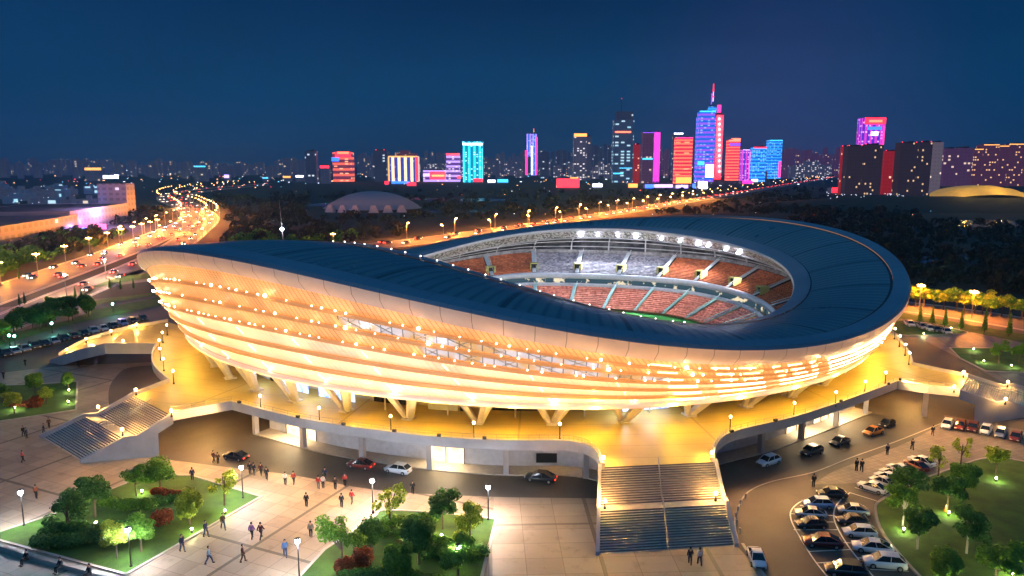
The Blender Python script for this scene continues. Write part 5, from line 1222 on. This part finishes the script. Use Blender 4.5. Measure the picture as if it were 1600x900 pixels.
# ------------------------------------------------------------------ buildings of the skyline
def z_at(px, py, D):
    a = (px-800)/FPX; b_ = (450-py)/FPX
    dy = math.cos(PITCH)+b_*math.sin(PITCH); dz = -math.sin(PITCH)+b_*math.cos(PITCH); t = D/dy
    return CAM_H+dz*t, a*t
def win_mat(name, base, lit, dens, cx, cz, st, amb=None, amb_st=0.0, stripes=None):
    """facade: window cells lit at random; amb = even glow put into the walls for facade lighting and hazy air; stripes = ('v'|'h', period, colour, strength)"""
    m = Mat(name); v = m.coord(); x, y, z = m.sep(v); oi = m.n('ShaderNodeObjectInfo')
    u = m.math('ADD', x, y); 
    cu = m.math('FLOOR', m.math('DIVIDE', u, cx)); cz_ = m.math('FLOOR', m.math('DIVIDE', z, cz))
    cm = m.n('ShaderNodeCombineXYZ'); m.L.new(cu, cm.inputs[0]); m.L.new(cz_, cm.inputs[1]); m.L.new(m.math('MULTIPLY', oi.outputs['Random'], 97.0), cm.inputs[2])
    wn = m.n('ShaderNodeTexWhiteNoise'); m.L.new(cm.outputs[0], wn.inputs[0])
    fu = m.math('FRACT', m.math('DIVIDE', u, cx)); fz = m.math('FRACT', m.math('DIVIDE', z, cz))
    ins = m.math('MULTIPLY', m.math('MULTIPLY', m.math('GREATER_THAN', fu, .22), m.math('LESS_THAN', fu, .80)), m.math('MULTIPLY', m.math('GREATER_THAN', fz, .25), m.math('LESS_THAN', fz, .75)))
    on = m.math('MULTIPLY', m.math('GREATER_THAN', wn.outputs['Value'], 1-dens), ins)
    lc_ = m.mix(wn.outputs['Color'], (1.0, .75, .45), lit)
    hsv = m.mix(.35, lit, lc_)
    ge = m.n('ShaderNodeNewGeometry'); side = m.math('LESS_THAN', m.math('ABSOLUTE', m.sep(ge.outputs['Normal'])[2]), .5)
    bc = m.mix(m.math('MULTIPLY', ins, .6), base, tuple(q*.35 for q in base)); m.base(bc).rough(.5)
    ecol = hsv; est = m.math('MULTIPLY', on, st)
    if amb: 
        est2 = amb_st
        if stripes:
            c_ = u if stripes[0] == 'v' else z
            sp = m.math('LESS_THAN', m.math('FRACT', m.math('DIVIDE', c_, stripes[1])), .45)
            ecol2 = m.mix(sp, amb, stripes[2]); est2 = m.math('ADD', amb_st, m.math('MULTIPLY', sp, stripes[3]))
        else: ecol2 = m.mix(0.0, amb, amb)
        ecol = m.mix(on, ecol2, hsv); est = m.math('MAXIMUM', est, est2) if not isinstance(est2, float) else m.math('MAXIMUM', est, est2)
    m.emit(ecol, m.math('MULTIPLY', est, side)); return m.m
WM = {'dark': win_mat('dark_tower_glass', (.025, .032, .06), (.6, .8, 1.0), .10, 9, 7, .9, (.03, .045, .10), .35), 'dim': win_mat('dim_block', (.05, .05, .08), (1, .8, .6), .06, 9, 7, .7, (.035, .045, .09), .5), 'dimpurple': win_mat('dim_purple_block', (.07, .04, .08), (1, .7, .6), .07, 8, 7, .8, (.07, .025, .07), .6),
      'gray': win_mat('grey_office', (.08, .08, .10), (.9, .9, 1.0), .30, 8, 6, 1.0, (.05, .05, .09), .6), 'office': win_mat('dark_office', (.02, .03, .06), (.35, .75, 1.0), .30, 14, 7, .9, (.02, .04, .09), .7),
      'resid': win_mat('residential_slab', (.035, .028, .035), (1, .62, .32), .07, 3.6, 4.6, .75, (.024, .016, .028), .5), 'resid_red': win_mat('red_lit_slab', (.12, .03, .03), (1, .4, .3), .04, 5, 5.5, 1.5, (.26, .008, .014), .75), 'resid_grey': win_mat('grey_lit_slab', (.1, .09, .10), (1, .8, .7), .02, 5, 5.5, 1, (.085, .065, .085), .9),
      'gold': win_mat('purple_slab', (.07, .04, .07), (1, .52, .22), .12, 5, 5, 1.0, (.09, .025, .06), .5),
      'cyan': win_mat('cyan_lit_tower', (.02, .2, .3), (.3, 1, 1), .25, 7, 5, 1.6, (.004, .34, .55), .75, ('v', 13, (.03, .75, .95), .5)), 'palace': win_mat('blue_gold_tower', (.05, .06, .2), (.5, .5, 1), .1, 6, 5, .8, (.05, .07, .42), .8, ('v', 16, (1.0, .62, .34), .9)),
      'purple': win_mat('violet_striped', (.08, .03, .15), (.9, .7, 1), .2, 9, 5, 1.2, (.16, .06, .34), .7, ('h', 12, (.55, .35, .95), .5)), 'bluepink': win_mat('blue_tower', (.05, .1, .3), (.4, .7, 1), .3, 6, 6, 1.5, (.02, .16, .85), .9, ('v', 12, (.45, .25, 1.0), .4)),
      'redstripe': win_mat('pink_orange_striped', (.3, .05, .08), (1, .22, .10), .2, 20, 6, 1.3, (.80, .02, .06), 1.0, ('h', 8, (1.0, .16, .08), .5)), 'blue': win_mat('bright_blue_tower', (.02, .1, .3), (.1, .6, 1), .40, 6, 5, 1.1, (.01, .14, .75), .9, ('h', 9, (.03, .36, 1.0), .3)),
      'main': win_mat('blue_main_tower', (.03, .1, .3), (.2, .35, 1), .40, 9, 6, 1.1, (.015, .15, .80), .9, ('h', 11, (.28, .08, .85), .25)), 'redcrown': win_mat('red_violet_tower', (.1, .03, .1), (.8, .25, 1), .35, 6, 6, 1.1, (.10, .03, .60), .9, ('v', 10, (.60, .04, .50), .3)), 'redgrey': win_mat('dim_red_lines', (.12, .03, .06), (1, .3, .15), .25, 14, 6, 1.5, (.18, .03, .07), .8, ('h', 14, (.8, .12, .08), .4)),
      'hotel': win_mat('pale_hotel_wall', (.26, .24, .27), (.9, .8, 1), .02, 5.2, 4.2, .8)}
GM = {k: glow(k+'_sign_glow', c, s) for k, (c, s) in {'red': ((1, .004, .012), 2.6), 'redhot': ((1, .10, .03), 4), 'pink': ((1, .012, .22), 2.2), 'magenta': ((.80, .008, .42), 1.6), 'blue': ((.02, .14, 1), 2.2), 'cyan': ((.04, .60, 1), 1.6), 'white': ((.80, .82, 1), 4), 'gold': ((1, .42, .05), 1.5), 'orange': ((1, .30, .02), 2.4), 'lilac': ((.55, .35, 1), 2.2), 'violet': ((.22, .04, .95), 1.5)}.items()}
def tower(name, x0, x1, ytop, ybase, mat, label, cat='tower', group=None, dep=.8, rz=None, D=None, extra=()):
    D = D or G((x0+x1)/2, ybase).y
    zt, cx = z_at((x0+x1)/2, ytop, D); _, xa = z_at(x0, ytop, D); _, xb = z_at(x1, ytop, D); W = xb-xa
    root = empty(name, (cx, D+W*dep/2, 0)); tag(root, label, cat, group); rz = 0.0 if rz is None else rz
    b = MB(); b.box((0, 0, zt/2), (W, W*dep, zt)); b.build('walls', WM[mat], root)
    b = MB(); b.box((0, 0, zt+.0006*D), (W*.6, W*dep*.6, .0012*D)); b.box((W*.2, 0, zt+.001*D), (W*.25, W*dep*.3, .002*D)); b.build('roof_plant', M['dark_metal'] if mat not in ('cyan',) else M['pale_metal'], root)
    s = D/FPX    # metres per photo pixel at this distance
    for e in extra:
        kind = e[0]
        if kind == 'crown': _, g_, hpx, f0, f1 = e; b = MB(); b.box(((f0+f1-1)*W/2, -W*dep*.5+.3*s, zt-hpx*s/2+.4*s), ((f1-f0)*W, 1.2*s, hpx*s)); b.build('crown_sign', GM[g_], root)
        elif kind == 'sign': _, g_, f0, f1, y0, y1 = e; za, _q = z_at((x0+x1)/2, y0, D); zb, _q = z_at((x0+x1)/2, y1, D); b = MB(); b.box(((f0+f1-1)*W/2, -W*dep/2-.3*s, (za+zb)/2), ((f1-f0)*W, .6*s, abs(za-zb))); b.build('lit_sign', GM[g_], root)
        elif kind == 'box': _, g_, f0, f1, y0, y1 = e; za, _q = z_at((x0+x1)/2, y0, D); zb, _q = z_at((x0+x1)/2, y1, D); b = MB(); b.box(((f0+f1-1)*W/2, 0, (za+zb)/2), ((f1-f0)*W, W*dep*min(1, f1-f0), abs(za-zb))); b.build('upper_block', WM[g_] if g_ in WM else GM[g_], root)
        elif kind == 'spire': _, g_, f, y0 = e; za, _q = z_at((x0+x1)/2, y0, D); b = MB(); b.tube([((f-.5)*W, 0, zt-1), ((f-.5)*W, 0, zt+(za-zt)*.5), ((f-.5)*W, 0, za)], [1.0*s, .5*s, .3*s], 6); b.build('spire', GM[g_] if g_ in GM else M['dark_metal'], root); b = MB(); b.ball(((f-.5)*W, 0, za), .7*s, 6, 4); b.build('beacon', GM['red'], root)
        elif kind == 'beacons':
            for f in e[1]: b = MB(); b.ball(((f-.5)*W, -W*dep*.4, zt+.9*s), .75*s, 6, 4); b.build('beacon', GM['red'], root)
    return root
T_ = tower
T_('tower', 476, 493, 236, 286, 'dark', 'plain dark slab tower at the left end of the skyline', dep=.7)
T_('tower', 519, 548, 238, 284, 'redgrey', 'dark tower with a glowing red rooftop sign and red lines, left part of the skyline', extra=(('crown', 'red', 8, .15, 1.0), ('sign', 'redhot', .28, .9, 237, 240.5), ('sign', 'blue', -.05, .35, 246, 252)))
T_('tower', 500, 514, 259, 287, 'dim', 'low building with a small red sign left of the red topped tower', extra=(('crown', 'red', 4, .0, 1.0),))
T_('tower', 583, 604, 235, 284, 'dark', 'dark tower with two red beacons left of the gold crowned one', extra=(('beacons', (.2, .8)),))
T_('tower', 607, 652, 244, 284, 'palace', 'wide blue tower with gold vertical lines and a gold crown', dep=.5, extra=(('box', 'gold', .2, .95, 239, 244), ('box', 'gold', .35, .72, 235, 239.4), ('crown', 'gold', 2, 0, 1), ('sign', 'red', .93, 1.02, 245, 283), ('sign', 'gold', -.02, .02, 245, 283)))
T_('tower', 661, 696, 266, 284, 'purple', 'low violet building under a red rooftop sign between gold and violet towers', extra=(('sign', 'red', .3, 1.0, 268, 280), ('sign', 'redhot', .38, .95, 273, 276), ('sign', 'lilac', 0, .3, 271, 275)))
T_('tower', 697, 718, 240, 284, 'purple', 'violet tower with horizontal light lines and a red top edge', extra=(('crown', 'red', 3, 0, 1), ('sign', 'red', .8, 1.1, 275, 279)))
T_('tower', 723, 754, 224, 285, 'cyan', 'bright cyan tower with vertical light lines and pale crown', dep=.6, extra=(('box', 'cyan', -.03, 1.03, 221, 224), ('crown', 'white', 3, 0, 1), ('sign', 'cyan', .0, .05, 232, 283), ('sign', 'cyan', .95, 1.0, 232, 283), ('sign', 'cyan', .30, .34, 232, 283)))
T_('tower', 823, 839, 209, 274, 'bluepink', 'narrow blue tower with pink edges and a small gold spire', dep=.7, extra=(('sign', 'pink', .88, 1.05, 214, 273), ('sign', 'pink', -.15, .1, 235, 273), ('sign', 'white', .45, .55, 228, 273), ('spire', 'gold', .7, 201)))
T_('tower', 897, 917, 209, 282, 'gray', 'grey office tower with an orange lit top band', extra=(('crown', 'orange', 4.5, 0, 1),))
T_('tower', 917, 924, 213, 282, 'dim', 'slim dim tower attached right of the orange topped one')
T_('tower', 960, 991, 187, 286, 'office', 'tallest dark office tower with stepped top and thin spire', extra=(('box', 'dark', .12, .95, 174, 187), ('spire', 'dark', .40, 153), ('sign', 'redhot', .05, .85, 205, 207.5), ('sign', 'cyan', .0, .5, 270, 272), ('sign', 'cyan', .3, .95, 262, 263.2)))
T_('tower', 990, 1001, 226, 286, 'resid_red', 'slim dark tower with red lamps right of the tallest dark office tower', extra=(('beacons', (.3,)),))
T_('tower', 1005, 1022, 207, 287, 'dimpurple', 'dark tower with a cyan line, left half of the magenta edged pair', extra=(('sign', 'cyan', 0, .95, 247, 249.5), ('crown', 'violet', 1, 0, 1)))
T_('tower', 1023, 1032, 206, 285, 'redcrown', 'narrow magenta lit tower joined to the dark one with a cyan line', extra=(('sign', 'magenta', 0, 1.0, 207, 283),))
T_('tower', 1052, 1066, 208, 282, 'dim', 'dim tower with a white rooftop sign behind the pink striped tower', extra=(('crown', 'white', 2.2, .1, 1.1),))
T_('tower', 1058, 1083, 215, 287, 'redstripe', 'pink and orange tower with horizontal stripes', extra=(('crown', 'pink', 1.5, 0, 1), ('sign', 'orange', .02, .98, 277, 286)))
mt = T_('tower', 1093, 1119, 182, 284, 'main', 'tallest blue and violet tower with a round top and red tipped spire', extra=(('box', 'main', .05, .95, 174, 182), ('spire', 'violet', .78, 146), ('sign', 'white', .50, .98, 257, 277), ('sign', 'cyan', 0, .95, 173, 175), ('sign', 'cyan', 0, .4, 252, 258)))
D_ = mt.location.y; s_ = D_/FPX; zt, cx = z_at(1112, 172, D_); b = MB(); b.ball((cx-mt.location.x, -5, zt), 7*s_, 12, 8, sc=(1, 1, 1.2)); b.build('dome', WM['blue'], mt, smooth=True)
za, _q = z_at(1113, 150, D_); zb, _q = z_at(1113, 131, D_)
b = MB(); b.tube([(cx-mt.location.x+1, -5, za-14), (cx-mt.location.x+1, -5, (za+zb)/2)], [.9*s_, .6*s_], 6); b.build('spire', GM['lilac'], mt); b = MB(); b.tube([(cx-mt.location.x+1, -5, (za+zb)/2-5), (cx-mt.location.x+1, -5, zb)], [1.0*s_, .6*s_], 6); b.ball((cx-mt.location.x+1, -5, za-2), 1.5*s_, 7, 5); b.build('beacon', GM['red'], mt)
rt = T_('tower', 1119, 1131, 178, 281, 'resid_red', 'narrow red tower with a column of lit characters, attached right of the tallest blue tower', extra=(('sign', 'red', .1, .98, 180, 280), ('sign', 'pink', .1, .6, 164, 176)))
hot_pink = glow('hot_pink_sign', (1, .35, .35), 6)
for i in range(11):
    b = MB(); z_, xx = z_at(1124, 186+i*8.2, rt.location.y-14); b.box((xx-rt.location.x, -15, z_), (2.6*s_, 1.2, 3.2*s_)); b.box((xx-rt.location.x, -15.8, z_+.6*s_), (1.0*s_, 1.2, 4.4*s_)); b.build('sign_character', hot_pink, rt)
T_('tower', 1139, 1157, 219, 282, 'redstripe', 'orange red tower with a violet band near the top', extra=(('sign', 'violet', .1, 1.0, 224, 228), ('crown', 'redhot', 2, 0, 1), ('box', 'redhot', .4, 1.05, 216, 219)))
T_('tower', 1160, 1173, 234, 283, 'redcrown', 'small violet tower with a rounded top, right of the orange red one', extra=(('sign', 'pink', .85, 1.05, 238, 282), ('crown', 'lilac', 1, .1, .9)))
T_('tower', 1178, 1198, 230, 284, 'blue', 'blue tower with a red top edge', extra=(('crown', 'red', 1.8, 0, 1),))
T_('tower', 1203, 1223, 219, 279, 'blue', 'bright blue tower at the right end of the centre cluster', extra=(('crown', 'cyan', 1.5, 0, 1), ('sign', 'pink', .80, .97, 252, 277)))
T_('tower', 1350, 1384, 184, 292, 'redcrown', 'violet tower with a large glowing red crown behind the dark slabs', dep=.6, extra=(('crown', 'red', 10, .05, 1.02), ('sign', 'redhot', .25, .85, 187.5, 191), ('sign', 'white', .38, .7, 206, 212), ('sign', 'blue', .2, .85, 198, 203), ('sign', 'pink', .93, 1.0, 196, 230)))
SLB = [('resid_red', 1316, 1325, 229, 304, 'narrow end of the leftmost dark slab glowing red'), ('resid', 1325, 1350, 228, 305, 'dark residential slab at the left of the right cluster'), ('resid', 1351, 1381, 226, 305, 'dark residential slab directly under the red crowned tower'), ('resid_red', 1383, 1407, 236, 304, 'residential slab with its face washed red'), ('resid', 1408, 1436, 223, 306, 'dark residential slab right of the red washed one'), ('resid', 1437, 1458, 222, 306, 'dark residential slab with two red beacons'), ('resid_grey', 1459, 1475, 222, 303, 'pale grey end slab at the right of the dark cluster')]
for m_, x0, x1, y0, y1, lb in SLB:
    T_('apartment_block', x0, x1, y0, y1, m_, lb, 'apartment block', 'dark residential slabs on the right', dep=.6, extra=(('beacons', (.1, .9) if x1 < 1440 else (.2, .9)),) if m_ != 'resid_grey' else ())
for i, (x0, x1, y0, m_, gd) in enumerate([(1478, 1496, 232, 'dimpurple', 0), (1498, 1522, 231, 'dimpurple', 0), (1524, 1537, 233, 'gold', 1), (1538, 1562, 226, 'gold', 1), (1563, 1577, 228, 'gold', 1), (1578, 1602, 225, 'gold', 1), (1603, 1630, 228, 'gold', 1)]):
    T_('apartment_block', x0, x1, y0, 291, m_, ('purple apartment tower with gold cornice' if gd else 'dim violet apartment tower')+f', {ORD[i]} in the right group', 'apartment block', 'apartment towers at the right edge', extra=(('crown', 'gold', 1.4, 0, 1),) if gd else ())
# shops and low lit halls at the foot of the skyline
SH = [('blue', 612, 640, 283, 287, 'blue lit shop front under the gold crowned tower'), ('red', 636, 650, 285, 290, 'red lit shop front right of the blue one'), ('red', 601, 607, 283, 288, 'small red shop sign left of the gold crowned tower'), ('red', 740, 754, 279, 284, 'red sign at the foot of the cyan tower'), ('white', 762, 774, 281, 285, 'white lit hall right of the cyan tower'), ('cyan', 777, 794, 280, 285, 'cyan lit hall beyond the white one'),
      ('red', 870, 905, 279, 293, 'red lit low hall in front of the dark blocks'), ('orange', 891, 903, 277, 281, 'orange rooftop sign on the red hall'), ('white', 926, 941, 287, 292, 'white lit hall right of the red one'), ('orange', 982, 996, 287, 293, 'orange lit hall under the tallest dark tower'), ('blue', 1008, 1022, 288, 294, 'blue lit shop front under the magenta edged pair'), ('lilac', 1022, 1051, 288, 293, 'long lilac lit shop front'), ('lilac', 1056, 1075, 289, 294, 'lilac lit shop front under the pink striped tower'), ('blue', 1082, 1090, 287, 294, 'blue shop front left of the brightest white one'), ('white', 1091, 1105, 284, 295, 'brightest white shop front under the tallest tower'),
      ('magenta', 1160, 1176, 282, 287, 'magenta shop front right of the orange red tower'), ('white', 1174, 1184, 280, 284, 'small white sign left of the blue tower'), ('red', 1300, 1322, 293, 301, 'bright red glow at the foot of the leftmost dark slab'), ('gold', 442, 454, 275, 278, 'small amber lit hall left of the dark slab tower'), ('white', 462, 474, 274, 277, 'white sign left of the dark slab tower'), ('cyan', 303, 321, 259, 261, 'faint cyan sign on the far left horizon'), ('gold', 132, 158, 262, 266, 'amber sign on the far left horizon'), ('cyan', 410, 419, 277, 279, 'small cyan sign far left of the towers'), ('lilac', 350, 358, 273, 278, 'lilac white light where the left road meets the horizon')]
for g_, x0, x1, y0, y1, lb in SH:
    D = G((x0+x1)/2, max(y1, 282)+1).y-20; za, xa = z_at(x0, y0, D); zb, xb = z_at(x1, y1, D)
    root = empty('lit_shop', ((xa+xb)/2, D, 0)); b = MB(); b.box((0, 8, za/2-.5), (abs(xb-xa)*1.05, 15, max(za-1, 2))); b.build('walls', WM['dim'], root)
    b = MB(); b.box((0, 0, (za+max(zb, .3))/2), (abs(xb-xa), .8, za-max(zb, .3))); b.build('lit_front', GM[g_], root); tag(root, lb, 'shop')
# far dim blocks
def dimblock(x, y0, wpx, D, mat, lb, grp):
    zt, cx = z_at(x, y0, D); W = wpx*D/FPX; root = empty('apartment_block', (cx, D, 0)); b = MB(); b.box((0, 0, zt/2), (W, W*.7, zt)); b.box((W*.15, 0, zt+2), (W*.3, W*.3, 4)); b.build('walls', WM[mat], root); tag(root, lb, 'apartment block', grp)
    return root
n_ = 0
for x0, x1, ya, yb, n, mat, where in ((-20, 300, 247, 258, 34, 'dim', 'at the far left horizon'), (300, 480, 252, 262, 16, 'dim', 'on the horizon beyond the left road'), (640, 830, 250, 268, 16, 'gray', 'low between the violet and cyan towers'), (845, 1000, 248, 266, 14, 'gray', 'low before the orange topped tower'), (1030, 1230, 256, 268, 12, 'dimpurple', 'low between the centre towers'), (1225, 1320, 250, 262, 9, 'gray', 'low beside the end of the straight highway'), (430, 475, 247, 252, 4, 'dim', 'just left of the dark slab tower'), (540, 610, 238, 250, 9, 'dim', 'between the red topped and gold crowned towers'), (655, 725, 236, 250, 9, 'dim', 'behind the violet towers'), (755, 830, 236, 250, 12, 'dim', 'right of the cyan tower'), (840, 900, 234, 240, 9, 'dark', 'between the blue pink tower and the orange topped tower'), (924, 962, 224, 232, 6, 'dark', 'left of the tallest dark office tower'), (1030, 1060, 232, 240, 5, 'dimpurple', 'behind the pink striped tower'), (1130, 1230, 238, 246, 10, 'dimpurple', 'behind the orange and blue towers'), (1225, 1320, 231, 243, 15, 'dimpurple', 'left of the dark residential slabs'), (1476, 1640, 234, 246, 16, 'dimpurple', 'behind the right hand apartment towers')):
    for i in range(n):
        x = x0+(x1-x0)*(i+.5)/n+rnd.uniform(-3, 3); dimblock(x, rnd.uniform(ya, yb), rnd.uniform(.75, 1.1)*(x1-x0)/n, rnd.uniform(2300, 3600), mat, 'dim distant apartment block '+where, 'dim blocks '+where)
# scattered city lights on the land, past counting
LC = {'amber': glow('amber_point', (1, .42, .10), 2.6), 'white': glow('white_point', (.7, .8, 1), 2.2), 'cyan': glow('cyan_point', (.12, .6, 1), 2.0), 'red': glow('red_point', (1, .03, .03), 3)}
def nearroad(p):
    return False
for nm, wgt in (('amber', 230), ('white', 200), ('cyan', 110), ('red', 70)):
    b = MB()
    for i in range(wgt):
        x = rnd.uniform(-20, 1620); y = 262+abs(rnd.gauss(0, 1))*17
        if rnd.random() < .12: y = rnd.uniform(290, 345)
        if x < 320 and rnd.random() < .5: y = rnd.uniform(258, 300)
        y = max(261.5, min(y, 350)); p = G(x, y); s_ = p.y/FPX; r_ = s_*rnd.choice((.35, .45, .6, .8))
        if y > 300: r_ *= .8
        b.box((p.x, p.y, 3+r_), (r_*2*rnd.choice((1, 1, 1.8)), r_, r_*1.3))
    tag(b.build('distant_city_lights', LC[nm]), f'scattered {nm} points of light over the dark land before the horizon', 'city lights', kind='stuff')
b = MB()
for i in range(260):
    x, y = rnd.choice(((rnd.uniform(1290, 1420), rnd.uniform(298, 315)), (rnd.uniform(1520, 1610), rnd.uniform(308, 318)), (rnd.uniform(-10, 110), rnd.uniform(292, 322)), (rnd.uniform(1180, 1320), rnd.uniform(268, 285)))); p = G(x, y); s_ = p.y/FPX; b.box((p.x, p.y, 2), (s_*.6, s_, s_*.6))
tag(b.build('distant_city_lights', LC['white']), 'cool white points clustered at the foot of the slabs and the left estate', 'city lights', kind='stuff')
# far left low estate
for i in range(26):
    x = rnd.uniform(-20, 148); y = rnd.uniform(298, 322); D = G(x, y).y; dimblock(x, y-rnd.uniform(9, 13), rnd.uniform(14, 26), D, 'office' if i % 2 else 'dim', 'low dark estate block with cold lights behind the left hotel', 'low blocks of the left estate')
# hotel complex on the left
def prism(name, base, h, mat, parent, roofm=M['ground']):
    b = MB(); l = parent.location; n = len(base)
    for i in range(n):
        a, c = base[i], base[(i+1) % n]; b.quad((a.x-l.x, a.y-l.y, 0), (c.x-l.x, c.y-l.y, 0), (c.x-l.x, c.y-l.y, h), (a.x-l.x, a.y-l.y, h))
    o = b.build(name, mat, parent); b = MB(); b.poly([(p.x-l.x, p.y-l.y, h-.4) for p in base]); b.build('roof', roofm, parent); return o
hA = G(-60, 408); hB = G(124, 367); d = (hB-hA).normalized(); nn = Vector((-d.y, d.x, 0))
ht = empty('hotel_wing', hA); tag(ht, 'long pale pink four storey wing with rows of dark windows at the left edge', 'building'); prism('walls', [hA, hB, hB+nn*55, hA+nn*55], 12.5, WM['hotel'], ht)
hC, hD = G(112, 364), G(201, 345); d2 = (hD-hC).normalized(); n2 = Vector((-d2.y, d2.x, 0)); ht = empty('hotel_wing', hC); tag(ht, 'violet lit low wing with a magenta sign in front of the hotel tower', 'building'); prism('walls', [hC, hD, hD+n2*70, hC+n2*70], 13.5, WM['hotel'], ht)
b = MB()
for g_, x0, x1, y0, y1 in (('blue', 127, 147, 355, 361), ('magenta', 142, 166, 350, 358), ('pink', 134, 148, 352, 355)):
    za, xa = z_at(x0, y0, 455); zb, xb = z_at(x1, y1, 455); b = MB(); b.box(((xa+xb)/2-hC.x, 455-hC.y, (za+zb)/2), (xb-xa, .6, za-zb)); b.build('lit_sign', GM[g_], ht)
light('POINT', (G(150, 358)+Vector((0, -12, 6))), 12000, (.9, .08, .8), None, 2, name='sign_light'); light('POINT', (G(120, 366)+Vector((6, -14, 5))), 14000, (.5, .3, 1), None, 2, name='sign_light')
light('POINT', (G(40, 388)+Vector((0, -35, 15))), 80000, (1, .45, .50), None, 3, name='hotel_fill'); light('POINT', (G(180, 350)+Vector((10, -30, 20))), 130000, (.6, .35, .9), None, 3, name='hotel_fill')  # the two strong points are added, sourceless, to brighten the hotel walls
tw = T_('hotel_tower', 151, 196, 287, 335, 'hotel', 'pale hotel tower with a white rooftop sign at the left', 'tower', dep=.6, D=600, extra=(('sign', 'white', .25, .42, 274, 279), ('sign', 'white', .46, .6, 274, 279), ('sign', 'white', .64, .78, 273, 279)))
bb = MB(); p = G(205, 330); bb.ball((0, 0, 9), 1.4, 8, 5); bb.tube([(0, 0, 0), (0, 0, 8)], .15, 5, m=1); o = bb.build('beacon_lamp', [GM['red'], M['steel']]); o.location = p; tag(o, 'red warning lamp right of the hotel tower', 'lamp')
# grey exhibition dome
dm = empty('exhibition_hall', G(568, 333)+Vector((0, 45, 0))); tag(dm, 'low grey shell roofed hall in the dark land behind the stadium', 'hall'); rows = []
for i in range(13):
    t = i/12; row = []
    for k in range(41):
        a = 2*PI*k/40; r = 1-t; row.append((46*r*math.cos(a), 42*r*math.sin(a), 2.2+15.5*(1-r**2.2)))
    rows.append(row)
b = MB(); b.grid(rows); b.build('shell_roof', plain('grey_shell', (.20, .22, .26), .5), dm, smooth=True)
b = MB(); b.grid([[(45*math.cos(2*PI*k/40), 41*math.sin(2*PI*k/40), 0) for k in range(41)], [(45*math.cos(2*PI*k/40), 41*math.sin(2*PI*k/40), 2.4) for k in range(41)]]); b.build('walls', M['dark_metal'], dm)
for s in (-1, 1):
    b = MB()
    for k in range(3): b.box((s*(8+12*k), -40+k*3.5, 3.2), (9, 6, 6.4), s*.3, top=.4)
    b.build('porch', M['concrete'], dm)
# golden sports hall on the right
gh = empty('sports_hall', G(1540, 326)+Vector((6, 18, 0))); tag(gh, 'sports hall with a glowing golden wing shaped roof at the right', 'hall'); rows = []; rows2 = []
for i in range(15):
    t = i/14*2-1; row = []; r2 = []
    for k in range(33):
        s = k/32*2-1; wv = 24*(1-abs(s)**2.0)**.8+.3; z_ = 10+t*4.5+11*(1-s*s)*(1-.35*t*t)+(3.6*math.exp(-((t+.45+.25*s)/.14)**2)*(1-s*s))-t*1.0
        row.append((s*52, t*wv, z_)); r2.append((s*52, t*wv, z_-1.0))
    rows.append(row); rows2.append(r2)
b = MB(); b.grid(rows); b.build('wing_roof', (lambda m: (m.base((.6, .42, .12)).rough(.5).emit((1, .46, .03), .16), m.m)[1])(Mat('gold_roof')), gh, smooth=True)  # faint emission stands in for light falling on the gold roof
b = MB(); b.grid(rows2); b.build('roof_underside', M['dark_metal'], gh, smooth=True)
b = MB(); b.box((4, 0, 5.4), (74, 26, 10.8)); b.build('walls', WM['gray'], gh)
b = MB()
for k in range(22): b.box((-34+k*3.4, -14.5, 3+1.5*math.sin(k*1.3)), (1.2, .5, 1.2))
tag(b.build('entrance_lights', LC['white'], gh), kind='stuff')
for x_ in (-30, 5, 38): light('POINT', (x_, -26, 26), 9000, (1, .62, .12), gh, 1.0, name='roof_fill')  # points without fixtures, added to light the gold roof from above
# hill behind/below the golden hall is part of the terrain above

# ------------------------------------------------------------------ the air
hz = MB(); hz.box((0, 2400, 180), (9000, 5200, 362.4)); hv = bpy.data.materials.new('haze_air'); hv.use_nodes = True
for n in list(hv.node_tree.nodes):
    if n.type == 'BSDF_PRINCIPLED': hv.node_tree.nodes.remove(n)
pv = hv.node_tree.nodes.new('ShaderNodeVolumePrincipled'); pv.inputs['Color'].default_value = (.15, .55, 1.0, 1); pv.inputs['Density'].default_value = 0.00011; pv.inputs['Anisotropy'].default_value = .3
hv.node_tree.links.new(pv.outputs[0], [n for n in hv.node_tree.nodes if n.type == 'OUTPUT_MATERIAL'][0].inputs['Volume'])
tag(hz.build('haze', hv), kind='stuff')
